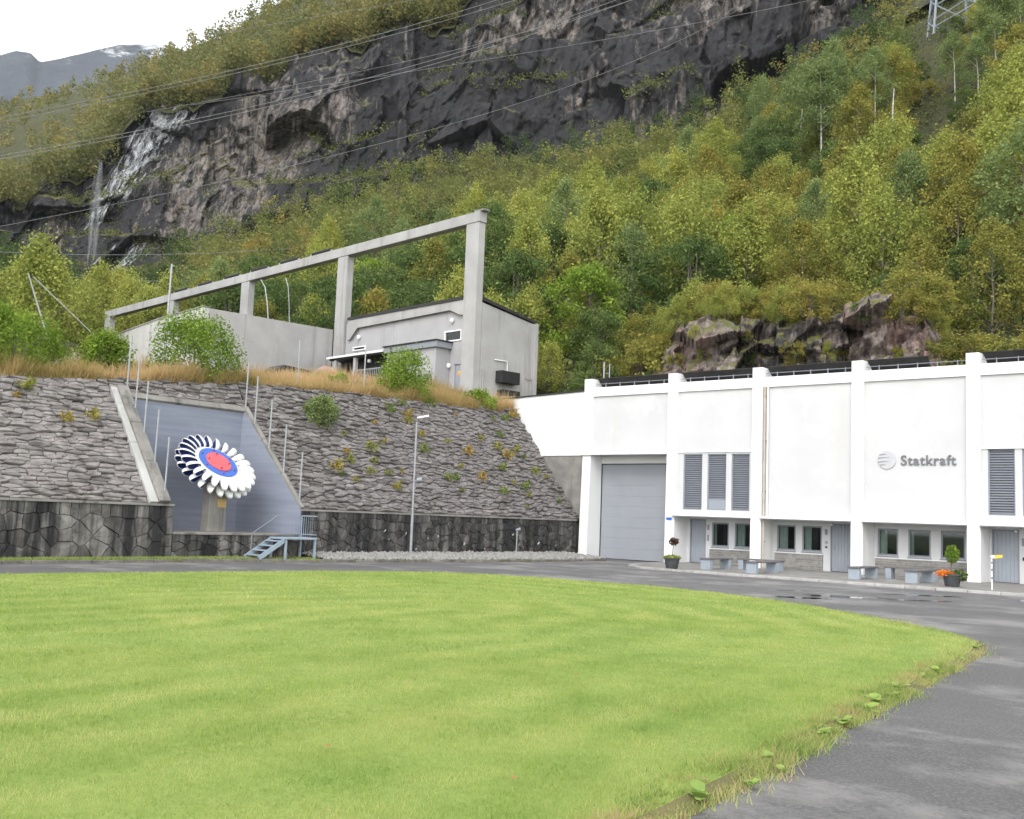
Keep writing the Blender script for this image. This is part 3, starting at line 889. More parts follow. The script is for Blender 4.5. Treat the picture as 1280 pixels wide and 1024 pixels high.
# longer rough grass along the lawn's edge
vs, fs, ts, off = [], [], [], 0
for i in range(10, len(LAWN) - 4):
    a, b = LW[i], LW[i + 1]
    L = np.hypot(*(b - a))
    nn_ = int(L * (1900 if i > 17 else 260))
    t = rng.random(nn_)
    q = a + (b - a) * t[:, None]
    nrm = np.array([-(b - a)[1], (b - a)[0]]) / L
    o_ = rng.normal(size=nn_) * (0.08 + 0.08 * vnoise(q[:, 0] * 1.3, q[:, 1] * 1.3, 0, 3)) - 0.02 + 0.16 * (vnoise(q[:, 0] * 0.9, q[:, 1] * 0.9, 2, 4) - 0.5)
    px, py = q[:, 0] + nrm[0] * o_, q[:, 1] + nrm[1] * o_
    cl = fbm(px * 2.2, py * 2.2, 0, 3, 25)
    keep = cl > 0.27
    px, py, cl = px[keep], py[keep], cl[keep]
    v, f = blades(px, py, np.where(in_poly(px, py), 0.045, 0.015), 0.025 + 0.12 * np.clip(cl - 0.36, 0, 1) * 2.2 * rng.random(len(px)) + 0.03 * rng.random(len(px)), 0.009, rng, 1.3)
    vs.append(v); fs.append(f + off); off += len(v); ts.append(np.clip(rng.random(len(px)) * 0.75 + (vnoise(px * 2.5, py * 2.5, 5, 9) - 0.3) * 0.7, 0, 1))
M['edge_grass'] = leaf_mat('rough_edge_grass', [(0.05, (0.11, 0.17, 0.045)), (0.4, (0.20, 0.265, 0.075)), (0.7, (0.29, 0.28, 0.11)), (0.95, (0.36, 0.26, 0.16))], objvar=0)
tag(link('edge_grass', np_mesh('edge_grass', np.concatenate(vs), np.concatenate(fs), M['edge_grass'], np.concatenate(ts))),
    'long uneven grass fringing the lawn beside the asphalt', 'grass', kind='stuff')

# ------------------------------------------------------------------ pavement with kerb stones, puddles
PV = [(5.15, 1.1), (5.15, -0.3), (5.7, -3.2), (6.6, -5.2), (7.6, -6.05), (9.2, -6.25), (40, -6.2), (40, 1.1)]
pm_ = MB().prism(PV, 'z', 0.0, 0.085)
pav = pm_.build('pavement', M['pavement'])
tag(pav, kind='structure')
edge = [(5.15, -0.3), (5.7, -3.2), (6.6, -5.2), (7.6, -6.05), (9.2, -6.25)] + [(9.2 + i * 1.0, -6.25 + 0.0016 * i) for i in range(1, 31)]
for a, b in zip(edge[:-1], edge[1:]):
    a = Vector((*a, 0)); b = Vector((*b, 0))
    d = (b - a).normalized(); nn_ = Vector((d.y, -d.x, 0))
    L = (b - a).length
    nseg = max(1, round(L / 1.0))
    for i in range(nseg):
        p0 = a + d * (L * i / nseg + 0.008); p1 = a + d * (L * (i + 1) / nseg - 0.008)
        hgt = 0.095 + random.uniform(-0.004, 0.006)
        w0 = nn_ * 0.16
        mbk = MB().hexa([(*p0.xy, -0.01), (*(p0 + w0).xy, -0.01), (*(p1 + w0).xy, -0.01), (*p1.xy, -0.01), (*p0.xy, hgt), (*(p0 + w0).xy, hgt - 0.012), (*(p1 + w0).xy, hgt - 0.012), (*p1.xy, hgt)])
        mbk.build('kerb_stone', M['kerb'], pav, bevel=0.012)

def puddle(cx, cy, rx, ry, rot, seed):
    r_ = random.Random(seed)
    pts = []
    for i in range(26):
        a = 2 * math.pi * i / 26
        k = 1 + 0.28 * math.sin(2 * a + r_.random() * 6) + 0.16 * math.sin(5 * a + r_.random() * 6) + r_.uniform(-.06, .06)
        px, py = rx * k * math.cos(a), ry * k * math.sin(a)
        pts.append((cx + px * math.cos(rot) - py * math.sin(rot), cy + px * math.sin(rot) + py * math.cos(rot), 0.005))
    o = MB().add(pts, [tuple(range(26))]).build('puddle', M['water'])
    tag(o, kind='structure')
for i, (cx, cy, rx, ry, rot) in enumerate([(18.9, -13.2, 1.3, 0.42, 0.8), (19.9, -9.9, 1.1, 0.28, 0.7), (20.6, -12.4, 0.9, 0.25, 0.9), (18.4, -15.1, 0.8, 0.3, 0.6), (22.9, -8.4, 1.0, 0.5, 0.6), (17.0, -12.3, 0.8, 0.2, 0.8)]):
    puddle(cx, cy, rx, ry, rot, i)

# ================================================================== STONEWORK
CA, SA = math.cos(math.atan(KS)), math.sin(math.atan(KS))
def on_slope(s, t, h):
    return (-0.2 - CA * t + SA * h, s, 1.85 + SA * t + CA * h)
def on_wall(s, t, h):
    return (-0.2 + h, s, t)

def clip_half(poly, a, b, c):
    """keep a*x+b*y<=c"""
    out = []
    n = len(poly)
    for i in range(n):
        p, q = poly[i], poly[(i + 1) % n]
        dp, dq = a * p[0] + b * p[1] - c, a * q[0] + b * q[1] - c
        if dp <= 0: out.append(p)
        if (dp < 0 < dq) or (dq < 0 < dp):
            t = dp / (dp - dq)
            out.append((p[0] + (q[0] - p[0]) * t, p[1] + (q[1] - p[1]) * t))
    return out

def voronoi(seeds, region, ay):
    """cells of seeds inside a convex region; ay stretches the second axis of the metric"""
    S = np.array([(s[0], s[1] * ay) for s in seeds])
    reg = [(p[0], p[1] * ay) for p in region]
    cells = []
    for i in range(len(S)):
        d2 = ((S - S[i]) ** 2).sum(1)
        poly = reg
        for j in np.argsort(d2)[1:22]:
            mx_, my_ = (S[i] + S[j]) / 2
            a, b = S[j] - S[i]
            poly = clip_half(poly, a, b, a * mx_ + b * my_)
            if len(poly) < 3: break
        if len(poly) >= 3:
            cells.append([(p[0], p[1] / ay) for p in poly])
    return cells

def course_seeds(s0, s1, t0, t1, ls, lt, rnd, jit=0.3):
    out = []
    t = t0 + lt * 0.5
    while t < t1 + lt:
        s = s0 + rnd.uniform(0, ls)
        while s < s1:
            out.append((s, t + rnd.uniform(-jit, jit) * lt))
            s += ls * rnd.uniform(0.55, 1.5)
        t += lt * rnd.uniform(0.85, 1.2)
    return out

def stone_geo(poly, fn, gap, h, rnd, rough=0.02, dome=0.35):
    """one stone: footprint shrunk by the joint, with chipped outline, bevelled shoulder and uneven face"""
    # drop tiny edges, chip long edges
    pts = []
    n = len(poly)
    for i in range(n):
        p, q = poly[i], poly[(i + 1) % n]
        L = math.hypot(q[0] - p[0], q[1] - p[1])
        if L < 0.03: continue
        pts.append(p)
        if L > 0.22:
            w = rnd.uniform(0.35, 0.65)
            pts.append((p[0] + (q[0] - p[0]) * w + rnd.uniform(-1, 1) * gap * 0.4, p[1] + (q[1] - p[1]) * w + rnd.uniform(-1, 1) * gap * 0.4))
    if len(pts) < 3: return None
    cx = sum(p[0] for p in pts) / len(pts); cy = sum(p[1] for p in pts) / len(pts)
    def shrink(g):
        o = []
        for p in pts:
            dx, dy = p[0] - cx, p[1] - cy
            ex = max(0.15, 1 - g / max(abs(dx), 0.04)) if abs(dx) > 1e-6 else 1
            ey = max(0.15, 1 - g / max(abs(dy), 0.04)) if abs(dy) > 1e-6 else 1
            o.append((cx + dx * ex, cy + dy * ey))
        return o
    r0 = shrink(gap); r1 = shrink(gap + 0.012)
    tx, ty = rnd.uniform(-1, 1) * rough * 1.6, rnd.uniform(-1, 1) * rough * 1.6
    k = len(pts)
    vs = [fn(p[0], p[1], -0.16) for p in r0]
    vs += [fn(p[0], p[1], h - 0.03 + rnd.uniform(-rough, rough) * 0.5) for p in r0]
    vs += [fn(p[0], p[1], h + rnd.uniform(-rough, rough) + tx * (p[0] - cx) * 2 + ty * (p[1] - cy) * 2) for p in r1]
    vs.append(fn(cx + rnd.uniform(-.03, .03), cy + rnd.uniform(-.02, .02), h + rough * dome * 2 + rnd.uniform(-rough, rough) * 0.6))
    fs = []
    for i in range(k):
        j = (i + 1) % k
        fs += [(i, j, k + j, k + i), (k + i, k + j, 2 * k + j, 2 * k + i), (2 * k + i, 2 * k + j, 3 * k)]
    A_ = 0
    for i in range(k):
        j = (i + 1) % k
        A_ += r0[i][0] * r0[j][1] - r0[j][0] * r0[i][1]
    if A_ < 0:
        fs = [f[::-1] for f in fs]
    return vs, fs, abs(A_) / 2, (cx, cy)

def lay(parent, cells, fn, gap, hrange, rnd, mats, name='stone', limit=300, rough=0.02, flip=False, matpick=None):
    geos = []
    for c in cells:
        g = stone_geo(c, fn, gap, rnd.uniform(*hrange), rnd, rough)
        if g is None or g[2] < 0.004: continue
        p = np.array(g[0][-1]); d2 = ((p - CAM) ** 2).sum()
        geos.append((g[2] / d2, g))
    geos.sort(key=lambda q: -q[0])
    rest = MB()
    for i, (w, g) in enumerate(geos):
        vs, fs = g[0], g[1]
        if flip: fs = [f[::-1] for f in fs]
        mt = mats[0] if matpick is None else mats[matpick(g[3])]
        if i < limit:
            o = np.array(vs[-1])
            mb = MB().add([np.array(v) - o for v in vs], fs)
            mb.build(name, mt, parent, loc=tuple(o - np.array(parent.location)))
        else:
            rest.add([np.array(v) - np.array(parent.location) for v in vs], fs)
    if rest.v:
        tag(rest.build(name + '_mass', mats[0], parent), kind='stuff')

rnd = random.Random(3)
# --- left stone slope
def z2t(z): return (z - 1.85) / SA
YL0, YL1 = -36.0, -23.35
eml = empty('stone_embankment', (-0.2, -29.7, 1.85))
tag(eml, 'dry stone slope of flat grey courses left of the painted niche', 'stone slope', 'dry stone slopes above the rubble wall')
reg = [(YL0, 0.03), (YL1, 0.03), (YL1, z2t(edge_z(YL1)) - 0.02), (-27, z2t(edge_z(-27)) - 0.02), (YL0, z2t(edge_z(YL0)) - 0.02)]
cells = voronoi(course_seeds(YL0, YL1, 0, 5.6, 0.54, 0.14, rnd, 0.15), reg, 3.5)
lay(eml, cells, on_slope, 0.008, (0.0, 0.11), rnd, [M['slope_stone']], rough=0.020)
bed = MB()
def slab(mb, reg, h0, h1, off):
    n = len(reg)
    vs = [np.array(on_slope(p[0], p[1], h0)) - off for p in reg] + [np.array(on_slope(p[0], p[1], h1)) - off for p in reg]
    mb.add(vs, [tuple(range(n)), tuple(range(n, 2 * n))[::-1]] + [(i, n + i, n + (i + 1) % n, (i + 1) % n) for i in range(n)])
slab(bed, [(p[0], p[1]) for p in reg], -0.06, -0.8, np.array(eml.location))
bed.build('bedding', M['slope_bed'], eml)
# --- right stone slope, with the strip above the niche
emr = empty('stone_embankment', (-0.2, -8.5, 1.85))
tag(emr, 'long dry stone slope dotted with ferns between niche and white building', 'stone slope', 'dry stone slopes above the rubble wall')
tt = lambda Y: z2t(edge_z(Y)) - 0.02
TN = z2t(5.6)
reg1 = [(-17.05, 0.03), (0.28, 0.03), (0.28, tt(0.28)), (-5, tt(-5)), (-12, tt(-12)), (-17.65, tt(-17.65))]
reg2 = [(-23.3, TN + 0.12), (-17.68, TN + 0.12), (-17.68, tt(-17.68)), (-23.3, tt(-23.3))]
cells = voronoi(course_seeds(-17.6, 0.3, 0, 7.4, 0.52, 0.135, rnd, 0.30), reg1, 3.1)
cells += voronoi(course_seeds(-23.3, -17.7, TN + 0.1, 6.4, 0.5, 0.135, rnd, 0.25), reg2, 3.1)
lay(emr, cells, on_slope, 0.009, (-0.01, 0.12), rnd, [M['slope_stone']], rough=0.024)
bed = MB()
slab(bed, reg1, -0.06, -0.8, np.array(emr.location)); slab(bed, reg2, -0.06, -0.6, np.array(emr.location))
bed.build('bedding', M['slope_bed'], emr)

# --- rubble retaining walls below the slopes
def rubble(name, y0, y1, z0, z1, label, seed, dark=False, size=0.52, group=None):
    w = empty(name, (-0.2, (y0 + y1) / 2, z0))
    tag(w, label, 'wall', group)
    r_ = random.Random(seed)
    seeds = []
    # dressed row on top, then irregular blocks
    top_h = 0.36 if z1 - z0 > 1.2 else 0.22
    s = y0 + 0.1
    while s < y1:
        seeds.append((s, z1 - top_h / 2)); s += r_.uniform(0.24, 0.52)
    t = z0 + size * 0.35
    while t < z1 - top_h - 0.12:
        s = y0 + r_.uniform(0, size)
        while s < y1:
            seeds.append((s, t + r_.uniform(-0.19, 0.19))); s += size * r_.choice([0.55, 0.7, 0.9, 1.2, 1.7])
        t += size * 0.74
    reg = [(y0, z0 - 0.05), (y1, z0 - 0.05), (y1, z1 - 0.03), (y0, z1 - 0.03)]
    cells = voronoi(seeds, reg, 1.1)
    lay(w, cells, on_wall, 0.005, (0.0, 0.05), r_, [M['wall_stone_dark'] if dark else M['wall_stone']], rough=0.014, limit=300)
    MB().box(-0.7, -0.032, y0 - (y0 + y1) / 2, y1 - (y0 + y1) / 2, -0.1, z1 - z0 - 0.06).build('core', M['slope_bed'], w)
    n_ = max(1, int((y1 - y0) / 2.4))
    for i in range(n_):
        a = y0 + (y1 - y0) * i / n_ - (y0 + y1) / 2; b = y0 + (y1 - y0) * (i + 1) / n_ - (y0 + y1) / 2
        MB().box(-0.62, 0.075 + r_.uniform(-.01, .01), a + 0.006, b - 0.006, z1 - z0 - 0.055, z1 - z0 + 0.02).build('coping', M['old_concrete'], w, bevel=0.01)
    return w
rubble('retaining_wall', -36.0, -22.42, 0.08, 1.85, 'grey rubble stone wall with dark stains under the left stone slope', 5, False, 0.56, 'rubble walls at the foot of the slopes')
rubble('retaining_wall', -17.15, 0.05, 0.08, 1.85, 'long black stained rubble wall behind the gravel strip', 6, True, 0.38, 'rubble walls at the foot of the slopes')
rubble('podium_wall', -22.40, -17.17, 0.08, 0.93, 'low rubble wall carrying the monument platform in the niche', 8, False, 0.42)
# pale lime crusts weeping from the joints of the dark wall
r_ = random.Random(31)
lw = bpy.data.objects['retaining_wall.001']
for i in range(15):
    Y = r_.uniform(-16.6, -0.6); z = r_.uniform(0.22, 1.15)
    L = r_.uniform(0.08, 0.32); a = r_.choice([0, 0, 0.9, 0.75])
    mb = MB()
    k = 7
    ring = [(math.cos(2 * math.pi * q / k) * L * 0.5 * r_.uniform(.6, 1.2), math.sin(2 * math.pi * q / k) * L * 0.16 * r_.uniform(.6, 1.3)) for q in range(k)]
    if not a: ring = [(p[1], p[0]) for p in ring]
    rot = [(p[0] * math.cos(a) - p[1] * math.sin(a), p[0] * math.sin(a) + p[1] * math.cos(a)) for p in ring]
    vs = [(0.0, p[0], p[1]) for p in rot] + [(0.078, 0, 0)]
    mb.add(vs, [(q, (q + 1) % k, k) for q in range(k)])
    mb.build('lime_crust', M['lime'], lw, loc=(0.0, Y + 8.55, z - 0.08))

# --- the niche
ni = empty('niche', (-3.1, -20.2, 0.93))
tag(ni, 'blue grey painted concrete niche cut into the stone slope', 'niche')
def nloc(p): return tuple(np.array(p) - np.array((-3.1, -20.2, 0.93)))
mb = MB().hexa([nloc(p) for p in [(-3.5, -23.3, 0.8), (-3.1, -23.3, 0.8), (-3.1, -17.9, 0.8), (-3.5, -17.9, 0.8), (-3.5, -23.3, 5.62), (-3.1, -23.3, 5.55), (-3.1, -17.9, 5.55), (-3.5, -17.9, 5.62)]])
mb.build('back_wall', M['niche'], ni)
def side_wall(yb, yf, th, name):
    a = [(-3.1, yb, 0.8), (-0.16, yf, 0.8), (-0.16, yf, 1.86), (-3.1, yb, 5.58)]
    b = [(p[0], p[1] + th, p[2]) for p in a]
    MB().add([nloc(p) for p in a + b], [(0, 1, 2, 3), (7, 6, 5, 4), (0, 4, 5, 1), (1, 5, 6, 2), (2, 6, 7, 3), (3, 7, 4, 0)]).build(name, M['niche'], ni)
side_wall(-17.9, -17.2, 0.14, 'side_wall')

MB().hexa([nloc(p) for p in [(-3.1, -22.62, 0.7), (-0.26, -22.62, 0.7), (-0.26, -17.2, 0.7), (-3.1, -17.85, 0.7), (-3.1, -22.62, 0.955), (-0.26, -22.62, 0.955), (-0.26, -17.2, 0.955), (-3.1, -17.85, 0.955)]]).build('floor_slab', M['old_concrete'], ni)
# sloping kerbs either side, ragged header above
def sloped_strip(name, ya0, ya1, yb0, yb1, t0, t1, h0, h1, mat, seg=1):
    for i in range(seg):
        ta, tb = t0 + (t1 - t0) * i / seg + (0.006 if i else 0), t0 + (t1 - t0) * (i + 1) / seg - 0.006
        ka, kb = (ta - t0) / (t1 - t0), (tb - t0) / (t1 - t0)
        A0, A1 = ya0 + (yb0 - ya0) * ka, ya1 + (yb1 - ya1) * ka
        B0, B1 = ya0 + (yb0 - ya0) * kb, ya1 + (yb1 - ya1) * kb
        p = [on_slope(A0, ta, h0), on_slope(A1, ta, h0), on_slope(B1, tb, h0), on_slope(B0, tb, h0), on_slope(A0, ta, h1), on_slope(A1, ta, h1), on_slope(B1, tb, h1), on_slope(B0, tb, h1)]
        MB().hexa([nloc(q) for q in p]).build(name, mat, ni, bevel=0.015)
sloped_strip('kerb', -23.33, -23.04, -23.33, -23.10, 0.0, 5.0, -0.3, 0.13, M['concrete_pale'], 2)
sloped_strip('kerb', -23.03, -22.62, -23.09, -22.68, 0.0, 5.05, -0.3, 0.20, M['old_concrete'], 3)
sloped_strip('kerb', -17.19, -17.03, -17.86, -17.67, 0.0, 4.85, -0.3, 0.14, M['old_concrete'], 3)
MB().hexa([nloc(q) for q in [on_slope(-23.05, TN - 0.10, -0.3), on_slope(-17.7, TN - 0.14, -0.3), on_slope(-17.7, TN + 0.11, -0.3), on_slope(-23.05, TN + 0.11, -0.3), on_slope(-23.05, TN - 0.10, 0.06), on_slope(-17.7, TN - 0.14, 0.08), on_slope(-17.7, TN + 0.11, 0.10), on_slope(-23.05, TN + 0.11, 0.08)]]).build('header', M['old_concrete'], ni, bevel=0.02)

# --- bare posts along the niche edges and the terrace
def fence_post(x, y, z, h, label, lean=0.0):
    o = MB().tube([(0, 0, -0.25), (0, lean * 0.5, h * 0.5), (0, lean, h)], 0.030, 6).build('fence_post', M['galv'], loc=(x, y, z))
    MB().tube([(0, lean, h - 0.02), (0, lean, h + 0.03)], 0.038, 6).build('cap', M['galv'], o)
    tag(o, label, 'post', 'bare metal fence posts')
words = ['lowest', 'second lowest', 'middle', 'second highest', 'highest']
for i, t in enumerate([0.35, 1.55, 2.85, 3.95, 5.0]):
    x_, y_, z_ = on_slope(-22.72, t, 0.12)
    fence_post(x_, y_, z_, 1.85, words[i] + ' bare metal post on the left kerb of the niche', 0.03)
for i, t in enumerate([0.25, 1.55, 2.75, 3.95, 4.75]):
    yy = -17.12 - 0.7 * t / 4.8
    x_, y_, z_ = on_slope(yy, t, 0.1)
    fence_post(x_, y_, z_, 1.85, words[i] + ' bare metal post on the right kerb of the niche', 0.02)
for x_, y_, lab in [(-5.2, -13.7, 'thin metal post in the dry grass in front of the concrete wall'), (-5.2, -9.9, 'thin metal post in the dry grass before the canopy railing')]:
    fence_post(x_, y_, terrace_z(x_, y_), 2.1, lab)

# --- bucket wheel monument
mon = empty('turbine_monument', (-1.25, -20.15, 0.955))
tag(mon, 'white bucketed turbine wheel with red and blue hub on a concrete pedestal', 'monument')
MB().box(-0.22, 0.22, -0.36, 0.36, 0, 2.1).build('pedestal', M['old_concrete'], mon, bevel=0.015)
MB().box(0.222, 0.24, -0.04, 0.33, 0.86, 1.16).build('plaque', M['brass'], mon, bevel=0.004)
wp = np.array((-1.2, -20.11, 3.44))
vd = (CAM - wp) / np.linalg.norm(CAM - wp)
rd = R - (R @ vd) * vd; rd /= np.linalg.norm(rd)
ud = np.cross(vd, rd)
nv = Vector(0.49 * vd + 0.872 * (0.53 * rd + 0.848 * ud)).normalized()
ex = Vector(rd).cross(nv).normalized(); ey = nv.cross(ex).normalized()
wc = Vector(wp) - nv * 0.15
hub = MB()
def disc(mb, r0, r1, z0, z1, n=48, mi=0):
    vs = []
    for r_, z_ in ((r0, z0), (r1, z0), (r1, z1), (r0, z1)):
        for j in range(n):
            a = 2 * math.pi * j / n
            vs.append((r_ * math.cos(a), r_ * math.sin(a), z_))
    fs = []
    for q in range(4):
        q2 = (q + 1) % 4
        for j in range(n):
            j2 = (j + 1) % n
            fs.append((q * n + j, q * n + j2, q2 * n + j2, q2 * n + j))
    mb.add(vs, fs, mi)
# dished hub rim
hub.lathe([(0.45, -0.16), (0.85, -0.16), (1.16, -0.05), (1.18, 0.02), (1.05, 0.10), (0.94, 0.115), (0.85, 0.115)], 48)
wheel = hub.build('wheel', M['enamel'], mon, smooth=True)
rot = Matrix((ex, ey, nv)).transposed().to_4x4()
rot = rot @ Matrix.Scale(0.80, 4)
rot.translation = wc - Vector(mon.location)
wheel.matrix_local = rot
mb = MB(); disc(mb, 0.58, 0.94, 0.05, 0.150); mb.build('hub_ring', M['blue_ring'], wheel)
MB().lathe([(0.02, 0.05), (0.61, 0.05), (0.61, 0.185), (0.595, 0.20), (0.0, 0.205)], 48).build('hub_cap', M['red_cap'], wheel)
bolt = MB().lathe([(0.03, 0.15), (0.03, 0.21), (0.018, 0.225), (0.0, 0.225)], 8).mesh('bolt', M['bolt_red'])
for i in range(6):
    a = 2 * math.pi * (i + 0.3) / 6
    link('bolt', bolt, wheel, (0.80 * math.cos(a), 0.80 * math.sin(a), 0.0))
for i in range(4):
    a = 2 * math.pi * (i + 0.15) / 4
    link('bolt', bolt, wheel, (0.50 * math.cos(a), 0.50 * math.sin(a), 0.05))
def bucket_mesh():
    mb = MB()
    nr, na = 7, 14
    rc, rl, zw, D = 1.47, 0.41, 0.185, 0.30
    def cup(zc, k, mi, y0):
        vs = []
        for i in range(nr + 1):
            rho = math.sin(0.5 * math.pi * i / nr)
            for j in range(na):
                a = 2 * math.pi * j / na
                uu, ww = rho * math.cos(a), rho * math.sin(a)
                # egg outline: narrow at the root, broad near the tip
                wide = 0.72 + 0.28 * min(1, (uu + 1) * 0.8)
                vs.append((rc + rl * k * uu, y0 - D * k * math.sqrt(max(0, 1 - rho * rho)) - 0.10 * uu * uu * (uu > 0), zc + zw * k * wide * ww))
        fs = []
        for i in range(nr):
            for j in range(na):
                j2 = (j + 1) % na
                f = (i * na + j, i * na + j2, (i + 1) * na + j2, (i + 1) * na + j)
                fs.append(f if mi == 0 else f[::-1])
        mb.add(vs, fs, mi)
        return len(mb.v) - na
    for zc in (0.19, -0.19):
        a = cup(zc, 1.0, 0, 0.0)
        b = cup(zc, 0.92, 1, 0.0)
        mb.add([mb.v[a + j] for j in range(na)] + [mb.v[b + j] for j in range(na)], [(j, (j + 1) % na, na + (j + 1) % na, na + j) for j in range(na)], 0)
    mb.hexa([(1.0, -0.16, -0.07), (1.16, -0.16, -0.07), (1.16, -0.02, -0.07), (1.0, -0.02, -0.07), (1.0, -0.16, 0.07), (1.16, -0.16, 0.07), (1.16, -0.02, 0.07), (1.0, -0.02, 0.07)], 0)
    me = mb.mesh('bucket', [M['enamel'], M['navy']], smooth=True)
    return me
bme = bucket_mesh()
for i in range(23):
    o = link('bucket', bme, wheel)
    o.matrix_local = Matrix.Rotation(2 * math.pi * i / 23, 4, 'Z') @ Matrix.Translation((0, 0, -0.10))

# --- steel steps up to the platform
stp = empty('steel_steps', (0.45, -18.0, 0.06))
tag(stp, 'pale blue steel steps with railed landing beside the niche', 'steps')
def L(x, y, z): return (x - 0.45, y + 18.0, z - 0.06)
def bar(mb, a, b, r=0.02, n=6): mb.tube([L(*a), L(*b)], r, n)
mb = MB(); mb.box(-0.45, 0.47, -0.62, 0.80, 0.72, 0.79); mb.build('landing', M['stair_blue'], stp, bevel=0.008)
for (px_, py_) in [(0.86, -17.25), (0.04, -17.25), (0.86, -18.55), (0.04, -18.55)]:
    MB().box(px_ - 0.45 - 0.035, px_ - 0.45 + 0.035, py_ + 18 - 0.035, py_ + 18 + 0.035, 0, 0.72).build('leg', M['stair_blue'], stp)
for xs in (0.06, 0.86):
    MB().hexa([L(xs - 0.02, -18.62, 0.66), L(xs + 0.02, -18.62, 0.66), L(xs + 0.02, -18.62, 0.84), L(xs - 0.02, -18.62, 0.84),
               L(xs - 0.02, -19.62, 0.06), L(xs + 0.02, -19.62, 0.06), L(xs + 0.02, -19.72, 0.19), L(xs - 0.02, -19.72, 0.19)]).build('stringer', M['stair_blue'], stp)
for i in range(4):
    k = (i + 0.5) / 4
    yy, zz = -18.62 - 1.0 * k, 0.80 - 0.66 * k
    MB().box(-0.38, 0.40, yy + 18 - 0.13, yy + 18 + 0.13, zz - 0.06 - 0.02, zz - 0.06 + 0.02).build('tread', M['stair_blue'], stp)
def rail(x0, y0, x1, y1, nb, top=1.62, mat=None, k=1.0):
    mat = mat or M['stair_blue']
    mb = MB(); bar(mb, (x0, y0, top), (x1, y1, top), 0.022 * k); bar(mb, (x0, y0, 0.95), (x1, y1, 0.95), 0.016 * k)
    mb.build('handrail', mat, stp)
    for q in range(nb + 1):
        k = q / nb
        mb = MB(); bar(mb, (x0 + (x1 - x0) * k, y0 + (y1 - y0) * k, 0.84), (x0 + (x1 - x0) * k, y0 + (y1 - y0) * k, top), (0.022 if q in (0, nb) else 0.011) * k)
        mb.build('baluster', mat, stp)
rail(0.88, -17.22, 0.02, -17.22, 7)
rail(0.02, -18.3, 0.02, -17.30, 7, mat=M['niche'], k=0.55)
mb = MB(); bar(mb, (0.02, -18.3, 1.62), (0.02, -19.4, 0.95), 0.016); bar(mb, (0.02, -19.4, 0.95), (0.02, -19.4, 0.2), 0.016)
mb.build('handrail', M['frame'], stp)
# --- verge, kerb and gravel along the wall
KL = [(0.62, -36), (0.55, -28), (0.50, -23.2), (0.62, -20.2), (1.05, -18.3), (1.45, -16.9), (2.15, -11.6), (2.55, -7), (2.65, -3.8), (2.5, -1.2), (0.9, -0.35)]
vg = MB()
kx = lambda Y: float(np.interp(Y, [p[1] for p in KL], [p[0] for p in KL]))
ys = np.linspace(-36, -0.4, 80)
vg.add([(-0.3, Y, 0.09) for Y in ys] + [(kx(Y), Y, 0.075) for Y in ys], [(i, 80 + i, 81 + i, i + 1) for i in range(79)])
tag(vg.build('verge', M['terrace']), kind='structure')
kb = empty('edging_kerb', (1.0, -18, 0)); tag(kb, 'dark mossy kerb between the road and the foot of the wall', 'kerb')
Y = -36.0
while Y < -0.5:
    Y2 = min(Y + random.uniform(0.8, 1.1), -0.45)
    x0, x1 = kx(Y + 0.01), kx(Y2 - 0.01)
    hgt = random.uniform(0.085, 0.115)
    MB().hexa([(x0 - 1, Y + 18.01, -0.02), (x0 + 0.11 - 1, Y + 18.01, -0.02), (x1 + 0.11 - 1, Y2 + 17.99, -0.02), (x1 - 1, Y2 + 17.99, -0.02),
               (x0 - 1, Y + 18.01, hgt), (x0 + 0.10 - 1, Y + 18.01, hgt - .01), (x1 + 0.10 - 1, Y2 + 17.99, hgt - .01), (x1 - 1, Y2 + 17.99, hgt)]).build('kerb_stone', M['kerb_dark'], kb, bevel=0.012)
    Y = Y2
# broken stone
rng = np.random.default_rng(5)
ico = np.array([(0, 0, 1), (.89, 0, .45), (.28, .85, .45), (-.72, .53, .45), (-.72, -.53, .45), (.28, -.85, .45), (.72, .53, -.45), (-.28, .85, -.45), (-.89, 0, -.45), (-.28, -.85, -.45), (.72, -.53, -.45), (0, 0, -1)])
icf = np.array([(0, 1, 2), (0, 2, 3), (0, 3, 4), (0, 4, 5), (0, 5, 1), (1, 6, 2), (2, 7, 3), (3, 8, 4), (4, 9, 5), (5, 10, 1), (6, 7, 2), (7, 8, 3), (8, 9, 4), (9, 10, 5), (10, 6, 1), (6, 11, 7), (7, 11, 8), (8, 11, 9), (9, 11, 10), (10, 11, 6)])
vs, fs = [], []
for i in range(5200):
    Y = rng.uniform(-17.0, -0.9)
    xm = kx(Y)
    X = rng.uniform(-0.12, xm - 0.02)
    s = rng.uniform(0.03, 0.085)
    sc = s * rng.uniform(0.6, 1.25, 3)
    v = ico * (1 + rng.uniform(-0.22, 0.22, (12, 1))) * sc
    a = rng.uniform(0, 6.28)
    v = np.stack([v[:, 0] * math.cos(a) - v[:, 1] * math.sin(a), v[:, 0] * math.sin(a) + v[:, 1] * math.cos(a), v[:, 2]], -1)
    bank = 0.10 + 0.14 * (1 - (X + 0.1) / (xm + 0.1)) + rng.uniform(-0.02, 0.035)
    vs.append(v + (X, Y, bank)); fs.append(icf + 12 * i)
tag(link('gravel', np_mesh('gravel', np.concatenate(vs), np.concatenate(fs), M['rock_pale'])), 'pale broken stone banked along the foot of the dark wall', 'gravel', kind='stuff')
